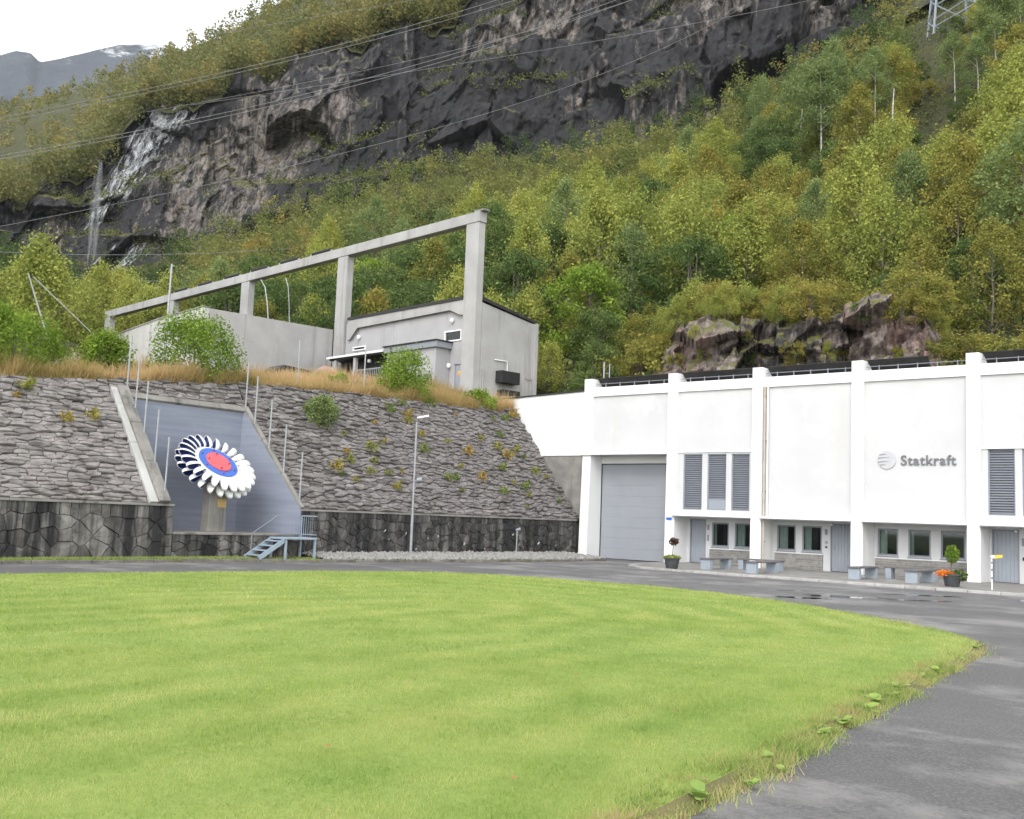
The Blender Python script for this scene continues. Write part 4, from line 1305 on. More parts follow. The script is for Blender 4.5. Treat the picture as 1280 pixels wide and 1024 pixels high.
# short verge grass
cnt = 16000
py = rng.uniform(-36, -17.3, cnt)
px = -0.15 + rng.random(cnt) * (np.interp(py, [p[1] for p in KL], [p[0] for p in KL]) + 0.1)
k = (np.abs(py + 18.6) > 1.2) | (rng.random(cnt) < 0.25)
px, py = px[k], py[k]
v, f = blades(px, py, np.full(len(px), 0.07), 0.05 + 0.07 * rng.random(len(px)), 0.035, rng, 0.9)
tag(link('verge_grass', np_mesh('verge_grass', v, f, M['edge_grass'], rng.random(len(px)) * 0.7)), 'short green grass on the verge under the left wall', 'grass', kind='stuff')

# --- lamp post and low post
lp = empty('lamp_post', (0.32, -11.85, 0.1)); tag(lp, 'tall galvanised lamp post with small floodlight half way up', 'lamp post')
MB().tube([(0, 0, -0.2), (0, 0, 1.75)], 0.062, 12, 0.058).build('base_tube', M['galv'], lp, smooth=False)
MB().tube([(0, 0, 1.75), (0, 0, 5.5)], 0.045, 12, 0.036).build('pole', M['galv'], lp)
MB().tube([(0, 0, 5.45), (0.03, 0.03, 5.60), (0.12, 0.12, 5.68)], 0.03, 8).build('arm', M['galv'], lp)
mb = MB().hexa([(0.03, -0.02, 5.60), (0.10, -0.09, 5.62), (0.42, 0.28, 5.72), (0.32, 0.38, 5.72), (0.03, -0.02, 5.68), (0.10, -0.09, 5.69), (0.40, 0.28, 5.80), (0.30, 0.36, 5.80)])
mb.build('lamp_head', M['white_trim'], lp, bevel=0.02)
mb = MB().tube([(0, 0, 3.10), (0.10, 0.12, 3.12)], 0.022, 6); mb.build('bracket', M['galv'], lp)
MB().tube([(0.07, 0.09, 3.12), (0.22, 0.24, 3.15)], 0.075, 12, 0.095).build('floodlight', M['pylon'], lp)
lp = empty('low_post', (0.32, -5.15, 0.12)); tag(lp, 'short thin metal post with small lamp head by the dark wall', 'post')
MB().tube([(0, 0, -0.15), (0, 0, 1.18)], 0.03, 8).build('pole', M['galv'], lp)
MB().tube([(-0.03, -0.03, 1.16), (0.12, 0.10, 1.23)], 0.055, 10, 0.075).build('lamp_head', M['pylon'], lp)

# ================================================================== WHITE BUILDING
wb = empty('white_building', (0, 0, 0))
tag(wb, 'long white station building with pillars, grey shutters and grey doors', 'building')
PX = [0.10, 4.95, 9.28, 13.78, 18.32, 22.86, 27.4, 31.9]
PW = 0.50
YU, YR = 0.20, 1.15          # upper wall face, recessed ground floor face
for i, X in enumerate(PX):
    fr = 0.14 if i == 0 else 0.05
    prof = [(-fr, -0.02), (1.6, -0.02), (1.6, 8.4), (0.6, 8.86), (0.0, 8.86), (-0.0, 5.0)]
    MB().prism(prof, 'x', X, X + PW).build('pillar', M['white'], wb, bevel=0.012)

def wall_open(mb, x0, x1, z0, z1, y0, y1, holes):
    """wall slab with rectangular holes (x0,x1,z0,z1) cut out, as boxes between them"""
    xs = sorted({x0, x1, *[h[0] for h in holes], *[h[1] for h in holes]})
    for a, b in zip(xs[:-1], xs[1:]):
        cuts = sorted([(h[2], h[3]) for h in holes if h[0] < (a + b) / 2 < h[1]])
        z = z0
        for c0, c1 in cuts:
            if c0 > z: mb.box(a, b, y0, y1, z, c0)
            z = c1
        if z < z1: mb.box(a, b, y0, y1, z, z1)

def louvre(x0, x1, z0, z1, y, plain=0.0):
    lv = MB().box(x0, x1, y + 0.10, y + 0.14, z0, z1)
    for (a, b, c, d_) in [(x0, x0 + 0.05, z0, z1), (x1 - 0.05, x1, z0, z1), (x0 + .05, x1 - .05, z0, z0 + 0.05), (x0 + .05, x1 - .05, z1 - 0.05, z1)]:
        lv.box(a, b, y - 0.01, y + 0.10, c, d_)
    o = lv.build('louvre', M['louvre'], wb)
    sl = MB()
    z = z0 + 0.07 + plain
    while z < z1 - 0.08:
        sl.hexa([(x0 + .05, y + 0.0, z), (x1 - .05, y + 0.0, z), (x1 - .05, y + 0.09, z + 0.062), (x0 + .05, y + 0.09, z + 0.062),
                 (x0 + .05, y + 0.0, z + 0.014), (x1 - .05, y + 0.0, z + 0.014), (x1 - .05, y + 0.09, z + 0.076), (x0 + .05, y + 0.09, z + 0.076)])
        z += 0.098
    tag(sl.build('slats', M['louvre'], o), kind='stuff')
    if plain:
        MB().box(x0 + 0.05, x1 - 0.05, y + 0.02, y + 0.06, z0 + 0.05, z0 + 0.05 + plain).build('blank_panel', M['door_grey'], o)

def window(x0, x1, z0, z1, y, curtain=None, par=None):
    fr = MB(); w = 0.07
    fr.box(x0, x0 + w, y + 0.02, y + 0.10, z0, z1); fr.box(x1 - w, x1, y + 0.02, y + 0.10, z0, z1)
    fr.box(x0 + w, x1 - w, y + 0.02, y + 0.10, z0, z0 + w); fr.box(x0 + w, x1 - w, y + 0.02, y + 0.10, z1 - w, z1)
    o = fr.build('window', M['frame'], par or wb, bevel=0.006)
    MB().box(x0 + w, x1 - w, y + 0.055, y + 0.063, z0 + w, z1 - w).build('pane', M['glass'], o)
    MB().box(x0 - 0.02, x1 + 0.02, y - 0.05, y + 0.018, z0 - 0.07, z0 - 0.012).build('sill', M['frame'], o)
    if curtain:
        a, b = curtain
        mb = MB(); n = 9
        vs = []
        for q in range(n + 1):
            xx = x0 + w + (x1 - x0 - 2 * w) * (a + (b - a) * q / n)
            yy = y + 0.16 + 0.025 * math.sin(q * 2.3)
            vs += [(xx, yy, z0 + 0.02), (xx, yy, z1 - 0.02)]
        mb.add(vs, [(2 * q, 2 * q + 2, 2 * q + 3, 2 * q + 1) for q in range(n)])
        mb.build('curtain', M['curtain'], o)

def door(x0, x1, z0, z1, y, handle=1, par=None, mat=None):
    mat = mat or M['door_grey']
    fr = MB()
    fr.box(x0, x0 + 0.05, y + 0.02, y + 0.13, z0, z1); fr.box(x1 - 0.05, x1, y + 0.02, y + 0.13, z0, z1); fr.box(x0 + 0.05, x1 - 0.05, y + 0.02, y + 0.13, z1 - 0.05, z1)
    o = fr.build('door', M['frame'], par or wb)
    n = 6
    lf = MB()
    for q in range(n):
        a = x0 + 0.053 + (x1 - x0 - 0.106) * q / n; b = x0 + 0.053 + (x1 - x0 - 0.106) * (q + 1) / n
        lf.box(a + 0.006, b - 0.006, y + 0.055, y + 0.09, z0 + 0.01, z1 - 0.052)
    lf.box(x0 + 0.05, x1 - 0.05, y + 0.068, y + 0.11, z0 + 0.01, z1 - 0.052)
    lf.build('leaf', mat, o)
    hx = x1 - 0.13 if handle > 0 else x0 + 0.13
    MB().box(hx - 0.02, hx + 0.02, y + 0.03, y + 0.054, z0 + 0.92, z0 + 1.12).box(hx - 0.10, hx + 0.02, y + 0.0, y + 0.03, z0 + 1.03, z0 + 1.055).build('handle', M['galv'], o)

def sign(x0, x1, z0, z1, y, mat, name='notice'):
    return MB().box(x0, x1, y - 0.02, y - 0.004, z0, z1).build(name, mat, wb, bevel=0.003)

ZC = 2.24
upper_holes = {1: [(5.75, 6.73, 2.52, 5.06), (7.0, 7.95, 2.52, 5.06), (8.21, 9.10, 2.52, 5.06)], 4: [(19.04, 20.0, 2.62, 5.15), (20.25, 21.2, 2.62, 5.15), (21.45, 22.4, 2.62, 5.15)]}
lower = {1: dict(door=(5.60, 6.45), win=[(6.75, 7.62), (7.92, 8.78)], hd=1),
         2: dict(win=[(9.98, 10.86), (11.15, 12.05)], door=(12.42, 13.35), hd=-1),
         3: dict(win=[(14.45, 15.30), (15.70, 16.60), (16.98, 17.92)]),
         4: dict(door=(18.90, 19.88), win=[(20.3, 21.2), (21.5, 22.4)], hd=1),
         5: dict(win=[(23.6, 24.5), (24.9, 25.8)]), 6: dict(win=[(28.2, 29.1), (29.5, 30.4)])}
for b in range(7):
    xa, xb = PX[b] + PW, PX[b + 1]
    mb = MB()
    if b == 0:
        wall_open(mb, xa, xb, 5.10, 8.42, YU, YU + 0.3, [])
    else:
        wall_open(mb, xa, xb, ZC + 0.02, 8.42, YU, YU + 0.3, upper_holes.get(b, []))
    mb.build('upper_wall', M['white_panel'], wb)
    MB().box(xa + 0.003, xb - 0.003, YU - 0.10, YU - 0.003, 7.98, 8.425).build('parapet_band', M['white_trim'], wb, bevel=0.01)
    # dark roof edge leaning out over the parapet
    xe = xb - 0.02
    if b == 3: xe = 16.75
    if b == 0: xe = xb - 0.03
    MB().hexa([(xa + 0.10, 0.72, 8.50), (xe, 0.72, 8.50), (xe, 0.80, 8.50), (xa + 0.10, 0.80, 8.50), (xa - 0.0, 0.42, 8.92), (xe, 0.42, 8.92), (xe, 0.52, 8.95), (xa - 0.0, 0.52, 8.95)]).build('roof_edge', M['roof_dark'], wb)
    for q in range(5):
        xx = xa + (xb - xa) * (q + 0.7) / 5.2
        MB().box(xx - 0.015, xx + 0.015, 0.28, 0.34, 8.42, 8.66).build('bracket', M['frame'], wb)
    MB().tube([(xa, 0.31, 8.62), (xb, 0.31, 8.62)], 0.016, 6).build('snow_rail', M['frame'], wb)
    if b in upper_holes:
        for q, (h0, h1, h2, h3) in enumerate(upper_holes[b]):
            louvre(h0, h1, h2, h3, YU + 0.06, 0.45 if (b == 1 and q == 1) else 0.0)
        MB().box(xa + 0.003, xb - 0.003, YU - 0.05, YU - 0.003, 5.14, 5.20).build('head_band', M['white_trim'], wb)
    if b == 0: continue
    # ground floor set back under a thin canopy
    lw_ = lower[b]
    holes = [(w0, w1, 0.88, 1.98) for w0, w1 in lw_['win']]
    if 'door' in lw_: holes.append((lw_['door'][0], lw_['door'][1], 0.0, 2.10))
    mb = MB(); wall_open(mb, xa, xb, 0.0, ZC, YR, YR + 0.25, holes)
    mb.build('ground_floor_wall', M['white_panel'], wb)
    MB().box(xa, xb, YU + 0.003, YR + 0.25, ZC + 0.003, ZC + 0.2).build('soffit', M['soffit'], wb)
    for q, (w0, w1) in enumerate(lw_['win']):
        window(w0, w1, 0.88, 1.98, YR, [(0.0, 0.38), (0.0, 0.14), (0.0, 0.5)][(q + b) % 3] if not (b == 3 and q == 2) else None)
    if 'door' in lw_: door(lw_['door'][0], lw_['door'][1], 0.09, 2.10, YR, lw_.get('hd', 1))
    MB().box(xa - 0.02 if b != 1 else xa - 0.1, xb - 0.003, -0.22, YU - 0.003, ZC - 0.02, ZC + 0.055).build('canopy', M['white_trim'], wb, bevel=0.006)
    MB().box(xa + 0.02, xb - 0.02, -0.20, YU, ZC - 0.055, ZC - 0.022).build('canopy_frame', M['frame'], wb)
    # stone cladding under the windows: separate strips
    cx0 = min(w[0] for w in lw_['win']) - 0.08; cx1 = max(w[1] for w in lw_['win']) + 0.06
    for q in range(7):
        z0 = 0.09 + q * 0.095
        xx = cx0
        while xx < cx1 - 0.05:
            x2 = min(cx1, xx + random.uniform(0.7, 1.5))
            if cx1 - x2 < 0.25: x2 = cx1
            MB().box(xx + 0.004, x2 - 0.004, YR - 0.05 - random.uniform(0, 0.012), YR - 0.003, z0 + 0.003, z0 + 0.092).build('cladding_strip', M['boards'], wb)
            xx = x2
    MB().box(cx0 - 0.03, cx1 + 0.03, YR - 0.07, YR - 0.003, 0.765, 0.80).build('sill_band', M['white_trim'], wb)
# room behind the windows, roof, back
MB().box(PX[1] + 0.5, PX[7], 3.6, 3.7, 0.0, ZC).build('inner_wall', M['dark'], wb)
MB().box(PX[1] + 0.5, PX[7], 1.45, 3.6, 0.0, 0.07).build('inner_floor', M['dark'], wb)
MB().box(0.1, PX[7] + 0.5, 0.52, 9.0, 8.15, 8.40).build('roof', M['roof_dark'], wb)
MB().box(0.1, 0.35, 0.5, 9.0, 0, 8.2).build('end_wall', M['white'], wb)
MB().box(PX[7] + 0.2, PX[7] + 0.45, 0.5, 9.0, 0, 8.2).build('end_wall', M['white'], wb)
# garage bay
xa, xb = PX[0] + PW, PX[1]
MB().box(xa - 0.62, xb - 0.003, -0.10, YU - 0.003, 5.07, 5.13).build('lintel_ledge', M['white_trim'], wb)
MB().box(xa, xb, YU + 0.003, 1.15, 5.135, 5.35).build('soffit', M['soffit'], wb)
MB().box(xa, xb, 0.95, 1.2, 4.70, 5.13).build('lintel', M['white'], wb)
MB().box(xb - 0.55, xb - 0.002, 0.95, 1.2, 0.0, 4.695).build('jamb', M['white'], wb)
gd = MB().box(xa, xa + 0.035, 0.97, 1.05, 0.0, 4.69).box(xb - 0.59, xb - 0.555, 0.97, 1.05, 0.0, 4.69).box(xa + .035, xb - 0.59, 0.97, 1.05, 4.655, 4.69).build('garage_door', M['black'], wb)
for q in range(9):
    z0 = 0.03 + q * 0.5135
    MB().box(xa + 0.037, xb - 0.592, 1.0, 1.04, z0 + 0.0015, z0 + 0.512).build('door_panel', M['garage'], gd, bevel=0.005)
# downpipes by the third pillar, notices, house number
MB().tube([(9.86, 0.06, 8.0), (9.86, 0.06, 0.1)], 0.045, 10).build('downpipe', M['rust'], wb)
MB().tube([(9.99, 0.10, 8.0), (9.99, 0.10, 2.30)], 0.035, 8).build('downpipe', M['white_trim'], wb)
for z in (1.2, 3.4, 5.6, 7.6):
    MB().box(9.80, 9.92, 0.06, 0.18, z, z + 0.04).build('pipe_clip', M['galv'], wb)
sign(5.04, 5.32, 2.02, 2.13, -0.05, M['blue_sign'], 'number_plate')
sign(6.52, 6.62, 1.62, 1.86, YR, M['frame']); sign(6.53, 6.61, 1.12, 1.40, YR, M['frame'])
sign(12.18, 12.30, 1.62, 1.86, YR, M['frame']); sign(12.19, 12.31, 1.24, 1.36, YR, M['door_grey']); sign(12.2, 12.3, 1.06, 1.14, YR, M['black'])
sign(19.97, 20.12, 1.50, 1.80, YR, M['frame']); sign(19.99, 20.11, 0.95, 1.08, YR, M['black'])
for xl in (12.5, 19.78):
    MB().lathe([(0.0, -0.04), (0.05, -0.03), (0.06, 0.02), (0.0, 0.05)], 10, (xl, YR - 0.06, 2.05)).build('door_lamp', M['white_trim'], wb, smooth=True)

# emblem and lettering
em = MB()
k = 40
ring = [(math.cos(2 * math.pi * i / k) * 0.375, math.sin(2 * math.pi * i / k) * 0.375) for i in range(k)]
em.prism([(15.19 + p[0], 4.74 + p[1]) for p in ring], 'y', YU - 0.045, YU - 0.002)
emo = em.build('emblem', M['emblem'], wb, bevel=0.01)
for (xs0, xs1, zz, dz) in [(-0.30, 0.02, 0.20, 0.035), (-0.36, 0.14, 0.07, 0.04), (-0.355, 0.10, -0.09, 0.04), (-0.27, -0.02, -0.215, 0.03)]:
    st = MB(); n = 10
    vs = []
    for q in range(n + 1):
        t = q / n
        xx = 15.19 + xs0 + (xs1 - xs0) * t
        zc = 4.74 + zz + 0.035 * t
        hh = 0.022 * math.sin(math.pi * min(1, 0.35 + 0.65 * t)) + 0.003
        vs += [(xx, YU - 0.051, zc - hh), (xx, YU - 0.051, zc + hh)]
    st.add(vs, [(2 * q, 2 * q + 2, 2 * q + 3, 2 * q + 1) for q in range(n)])
    st.build('stripe', M['emblem_line'], emo)
tc = bpy.data.curves.new('lettering', 'FONT')
tc.body = 'Statkraft'
tc.size = 0.62
tc.extrude = 0.02
tc.offset = 0.008
tc.space_character = 1.1
to = bpy.data.objects.new('lettering_tmp', tc)
COL.objects.link(to)
bpy.context.view_layer.update()
me = bpy.data.meshes.new_from_object(to.evaluated_get(bpy.context.evaluated_depsgraph_get()))
bpy.data.objects.remove(to)
xsv = [v.co.x for v in me.vertices]
sx = 2.13 / (max(xsv) - min(xsv)); sy = sx
me.transform(Matrix.Translation((15.76 - min(xsv) * sx, YU - 0.03, 4.53)) @ Matrix.Rotation(math.radians(90), 4, 'X') @ Matrix.Diagonal((sx, sy, 1, 1)))
me.materials.clear(); me.materials.append(M['letter'])
link('lettering', me, wb)

# white wing wall and the raw concrete below it
wing = empty('wing_wall', (-2.6, 0.45, 1.8)); tag(wing, 'white painted wall running from the building into the stone slope', 'wall')
def wl(p): return [(q[0] + 2.6, q[1] - 1.8) for q in p]
MB().prism(wl([(-5.5, 8.12), (-5.45, 7.4), (-2.94, 5.07), (0.095, 5.07), (0.095, 8.30)]), 'y', -0.13, 0.15).build('painted_wall', M['white_brick'], wing)
MB().prism(wl([(-2.94, 5.06), (-0.75, 1.8), (0.095, 1.8), (0.095, 5.06)]), 'y', -0.09, 0.15).build('raw_concrete', M['old_concrete'], wing)
MB().prism(wl([(-5.6, 8.122), (0.09, 8.302), (0.09, 8.37), (-5.6, 8.19)]), 'y', -0.2, 0.2).build('cap', M['roof_dark'], wing)

# ================================================================== CONCRETE BUILDING WITH FRAME
AR = math.radians(5.5)
CB0 = (-8.3, 1.1, 8.4)
cb = empty('concrete_building', CB0, -AR)
tag(cb, 'grey concrete building with tall open concrete frame rising above it', 'building')
def ub(mb, u0, u1, v0, v1, z0, z1):      # u runs left along the front, v into the hill
    return mb.box(-u1, -u0, v0, v1, z0 - 8.4, z1 - 8.4)
def part(name, mat, u0, u1, v0, v1, z0, z1, bevel=0.0, par=None):
    return ub(MB(), u0, u1, v0, v1, z0, z1).build(name, mat, par or cb, bevel=bevel)
ZB = 8.2
# frame
for u0, u1, z0 in [(0.22, 1.30, ZB), (12.95, 14.05, ZB), (25.4, 26.5, 8.0), (37.3, 38.4, 8.0), (49.6, 50.7, 8.0)]:
    part('column', M['concrete'], u0, u1, 0.0, 0.52, z0, 18.60, 0.03)
us = [0.15, 13.5, 25.95, 37.85, 50.75]
for a, b in zip(us[:-1], us[1:]):
    part('beam', M['concrete'], a + 0.01, b - 0.01, -0.03, 0.55, 18.61, 19.22, 0.03)
part('beam_cap', M['old_concrete'], -0.12, 0.7, 0.03, 0.5, 19.225, 19.34, 0.02)
# house
MB().prism([(0.525, ZB - 8.4), (4.7, ZB - 8.4), (4.7, 13.38 - 8.4), (0.525, 13.98 - 8.4)], 'x', -0.55, -0.2).build('side_wall', M['concrete'], cb)
hl = [(1.53, 3.02, 11.88, 12.52), (1.36, 2.0, ZB, 10.5), (10.72, 12.06, 12.15, 12.42)]
fw = MB()
wall_open(fw, -12.945, -1.305, ZB - 8.4, 14.05 - 8.4, 0.22, 0.5, [(-h[1], -h[0], h[2] - 8.4, h[3] - 8.4) for h in hl])
fw.build('front_wall', M['render'], cb)
MB().prism([(-12.598, 12.9 - 8.4), (-12.25, 12.95 - 8.4), (-11.5, 13.62 - 8.4), (-2.5, 13.72 - 8.4), (-1.6, 13.35 - 8.4), (-1.342, 13.33 - 8.4), (-1.342, 14.3 - 8.4), (-12.598, 14.22 - 8.4)], 'y', 0.06, 0.218).build('fascia_band', M['concrete'], cb)
MB().prism([(-12.25, 12.91 - 8.4), (-11.48, 13.58 - 8.4), (-2.5, 13.68 - 8.4), (-1.6, 13.31 - 8.4), (-1.6, 13.345 - 8.4), (-2.5, 13.715 - 8.4), (-11.5, 13.615 - 8.4), (-12.25, 12.945 - 8.4)], 'y', 0.03, 0.058).build('drip_edge', M['roof_dark'], cb)
MB().prism([(0.0, 14.22 - 8.4), (4.9, 13.45 - 8.4), (4.9, 13.60 - 8.4), (0.0, 14.40 - 8.4)], 'x', -12.6, -1.36).build('roof', M['roof_dark'], cb)
MB().prism([(0.54, 14.08 - 8.4), (4.9, 13.40 - 8.4), (4.9, 13.55 - 8.4), (0.54, 14.28 - 8.4)], 'x', -1.35, -0.1).build('roof_edge', M['roof_dark'], cb)
part('corner_strip', M['concrete'], 0.15, 0.197, 4.15, 4.72, 10.0, 13.38)
part('back_wall', M['concrete'], 0.0, 12.6, 4.72, 4.95, ZB, 13.4)
def wbox(u0, u1, z0, z1):
    f = MB(); w = 0.07
    for (a, b, c, d_) in [(u0, u0 + w, z0, z1), (u1 - w, u1, z0, z1), (u0 + w, u1 - w, z0, z0 + w), (u0 + w, u1 - w, z1 - w, z1)]:
        ub(f, a, b, 0.16, 0.32, c, d_)
    o = f.build('window', M['white_trim'], cb)
    part('pane', M['glass'], u0 + w, u1 - w, 0.25, 0.258, z0 + w, z1 - w, par=o)
    part('dark_backing', M['dark'], u0, u1, 0.42, 0.45, z0, z1, par=o)  # dark sheet behind the pane, the room's darkness put into its colour
wbox(*hl[0]); wbox(hl[2][0], hl[2][1], hl[2][2], hl[2][3])
dr = part('door', M['door_grey'], 1.37, 1.99, 0.26, 0.32, ZB, 10.46)
part('warning_sign', M['yellow'], 1.56, 1.76, 0.24, 0.256, 9.85, 10.1, par=dr)
part('warning_mark', M['orange'], 1.60, 1.72, 0.232, 0.238, 9.90, 10.04, par=dr)
part('handle', M['galv'], 1.42, 1.50, 0.22, 0.256, 9.2, 9.3, par=dr)
part('lamp_bracket', M['galv'], 1.9, 2.1, 0.18, 0.216, 10.5, 10.55)
for u_, z_ in [(11.4, 13.0), (2.35, 13.1), (2.45, 10.45)]:
    MB().lathe([(0.0, -0.16), (0.10, -0.12), (0.13, 0.0), (0.10, 0.12), (0.0, 0.16)], 12, (-u_, 0.12, z_ - 8.4)).build('wall_lamp', M['white_trim'], cb, smooth=True)
# canopy, lean-to room, railing
part('canopy_fascia', M['louvre'], 2.3, 7.2, -1.02, 0.2, 11.42, 11.78, 0.02)
part('canopy_roof', M['roof_dark'], 2.24, 7.25, -1.1, 0.2, 11.783, 11.85)
part('canopy_edge', M['white_trim'], 7.26, 13.2, -1.05, -0.95, 11.55, 11.68)
part('canopy_roof', M['roof_dark'], 7.26, 13.0, -0.945, 0.2, 11.45, 11.64)
part('lean_to_wall', M['render'], 2.5, 6.6, -0.86, 0.2, ZB, 11.41)
part('recess_wall', M['dark'], 6.65, 12.5, 0.10, 0.2, ZB, 11.44)  # wall coloured near black for the shade under the canopy
for u_ in (6.75, 10.2, 12.3):
    part('canopy_post', M['render'], u_, u_ + 0.24, -0.9, -0.7, ZB, 11.44)
MB().tube([(-6.4, -1.12, 11.7 - 8.4), (-6.4, -1.05, 11.4 - 8.4), (-6.7, -0.96, 11.1 - 8.4), (-6.7, -0.96, ZB - 8.4)], 0.05, 8).build('downpipe', M['black'], cb)
rl = part('railing', M['galv'], 7.1, 10.1, -1.02, -0.97, 10.55, 10.62)
part('lower_rail', M['galv'], 7.1, 10.1, -1.01, -0.98, 9.2, 9.25, par=rl)
for q in range(17):
    u_ = 7.1 + 2.96 * q / 16
    part('baluster', M['galv'], u_, u_ + 0.04, -1.012, -0.982, 9.25, 10.55, par=rl)
MB().lathe([(0, -0.12), (0.12, -0.08), (0.12, 0.1), (0, 0.12)], 10, (-9.3, -0.5, 11.2 - 8.4)).build('canopy_lamp', M['white_trim'], cb)
# boxes and pipe on the side wall
part('vent_box', M['black'], -0.35, 0.197, 1.74, 3.2, 9.5, 10.2, 0.02)
part('vent_box', M['black'], -0.30, 0.197, 1.9, 3.3, 8.6, 9.12, 0.02)
MB().tube([(-0.15, 1.6, 10.82 - 8.4), (-0.15, 2.6, 10.84 - 8.4), (-0.15, 2.62, 10.2 - 8.4)], 0.035, 8).build('pipe', M['white_trim'], cb)
MB().tube([(-0.14, 0.72, 10.2 - 8.4), (-0.14, 0.72, 8.4 - 8.4)], 0.04, 8).build('pipe', M['galv'], cb)

cwl = empty('concrete_wall', CB0, -AR)
tag(cwl, 'plain grey concrete wall with a corner, left of the concrete building', 'wall')
MB().prism([(-9.0, 6.0 - 8.4), (-0.02, 6.0 - 8.4), (-0.02, 13.75 - 8.4), (-9.0, 13.68 - 8.4)], 'x', -14.5, -14.12).build('wall_panel', M['concrete'], cwl)
MB().prism([(-40.0, 6.0 - 8.4), (-14.12, 6.0 - 8.4), (-14.12, 13.68 - 8.4), (-20.0, 13.55 - 8.4), (-28, 13.05 - 8.4), (-34, 12.5 - 8.4), (-40, 12.0 - 8.4)], 'y', -9.38, -9.002).build('wall_panel', M['concrete_pale'], cwl)
MB().prism([(-28.0, 13.052 - 8.4), (-20.0, 13.552 - 8.4), (-14.1, 13.69 - 8.4), (-14.1, 13.78 - 8.4), (-20.0, 13.65 - 8.4), (-28, 13.15 - 8.4)], 'y', -9.42, -8.95).build('wall_cap', M['old_concrete'], cwl)

def loc_cb(u, v, z):
    c, s = math.cos(AR), math.sin(AR)
    return (CB0[0] - u * c + v * s, CB0[1] + u * s + v * c, z)
# insulators lying along the frame's beam
for q, u_ in enumerate([16.6, 20.6, 24.6, 28.6, 32.8, 36.8]):
    o = empty('insulator', loc_cb(u_, 0.4, 19.26), -AR)
    wd = ['nearest the building', 'second from the building', 'just left of the third column', 'fourth from the building', 'fifth from the building', 'farthest from the building']
    tag(o, 'black ribbed insulator on top of the concrete beam, ' + wd[q], 'insulator', 'insulators along the concrete beam')
    pr = []
    for r_ in range(15):
        pr += [(0.07, r_ * 0.15), (0.14, r_ * 0.15 + 0.02), (0.13, r_ * 0.15 + 0.07), (0.07, r_ * 0.15 + 0.10)]
    mb = MB().lathe(pr, 8)
    mb.v = [(p[2] - 1.1, p[1], 0.20 + p[0]) for p in mb.v]
    mb.build('ribbed_body', M['black'], o)
    MB().box(-1.3, -1.1, -0.06, 0.06, 0.0, 0.24).build('bracket', M['galv'], o)
    MB().box(1.05, 1.2, -0.05, 0.05, 0.0, 0.22).build('bracket', M['galv'], o)

# poles on the terrace behind the bushes
def pole(pts, r, label, name='pole', cat='pole', extra=None):
    o = MB().tube(pts, r, 7, r * 0.7).build(name, M['galv'])
    if extra: extra(o)
    tag(o, label, cat)
b0 = loc_cb(22.5, -7.5, 8.5)
def arcpts(u, v, h, bend):
    pts = []
    for q in range(9):
        t = q / 8
        pts.append(loc_cb(u + bend * max(0, t - 0.5) ** 2 * 4, v, 9.0 + h * (t if t < 0.9 else 0.9 + (t - 0.9) * 0.4)))
    return pts
pole(arcpts(20.6, -1.0, 9.6, 1.4), 0.05, 'bent pale lamp pole left of the third frame column', 'lamp_pole', 'pole')
pole(arcpts(23.5, 2.5, 10.8, 0.9), 0.05, 'taller slender lamp pole behind the concrete beam', 'lamp_pole', 'pole')
pole([(-17, -13.0, 9), (-17, -12.95, 14.2)], 0.07, 'straight pole standing before the pale concrete wall')
pole([(-9.2, -22.6, 7.6), (-9.6, -23.6, 10.6)], 0.04, 'leaning thin pole behind the left bushes')
pole([(-9.6, -23.4, 10.5), (-8.2, -21.2, 8.2)], 0.025, 'dark sloping stay beside the leaning pole')

# ================================================================== YARD FURNITURE
def bench(cx, cy, along, length, label):
    o = empty('bench', (cx, cy, 0.085), 0.0 if along == 'x' else math.pi / 2)
    tag(o, label, 'bench', 'slab benches on the pavement')
    MB().box(-length / 2, length / 2, -0.23, 0.23, 0.40, 0.46).build('seat', M['bench_seat'], o, bevel=0.01)
    for s in (-1, 1):
        MB().box(s * (length / 2 - 0.16) - 0.11, s * (length / 2 - 0.16) + 0.11, -0.21, 0.21, 0, 0.398).build('leg', M['bench_leg'], o, bevel=0.01)
bench(9.80, -3.93, 'y', 1.9, 'slab bench end-on to the road nearest the garage door')
bench(11.05, -2.55, 'x', 1.9, 'slab bench along the wall beside the brown downpipe')
bench(12.10, -4.50, 'y', 2.0, 'slab bench end-on to the road left of the middle grey door')
bench(15.72, -3.65, 'y', 1.9, 'slab bench end-on to the road in front of the pillar left of the lettering')
bench(16.85, -1.85, 'x', 1.9, 'slab bench along the wall under the three windows')
bench(17.76, -3.55, 'y', 2.0, 'slab bench end-on to the road beside the orange flower pot')

def small_plant(n, ctr, rad, size, mat, seed, name):
    r = np.random.default_rng(seed)
    p = r.normal(size=(n, 3)); p /= np.linalg.norm(p, axis=1)[:, None]
    p = p * (r.random(n) ** 0.45)[:, None] * np.array(rad) + np.array(ctr)
    v, f = leaf_quads(p, size, r)
    return np_mesh(name, v, f, mat, r.random(n))
pot_prof = [(0.20, 0.0), (0.23, 0.02), (0.30, 0.36), (0.325, 0.37), (0.325, 0.42), (0.29, 0.42), (0.27, 0.36), (0.0, 0.35)]
o = empty('flower_pot', (8.95, -5.95, 0.085)); tag(o, 'dark pot with a withered standard plant beside the garage door', 'flower pot', 'flower pots on the pavement')
MB().lathe(pot_prof, 20).build('pot', M['pot'], o, smooth=False)
MB().tube([(0, 0, 0.3), (0.03, 0.0, 0.7), (0.05, 0.02, 1.02)], 0.016, 6).build('stem', M['bark'], o)
link('crown', small_plant(220, (0.06, 0.02, 1.06), (0.20, 0.20, 0.16), 0.10, M['dead_flower'], 3, 'crown'), o)
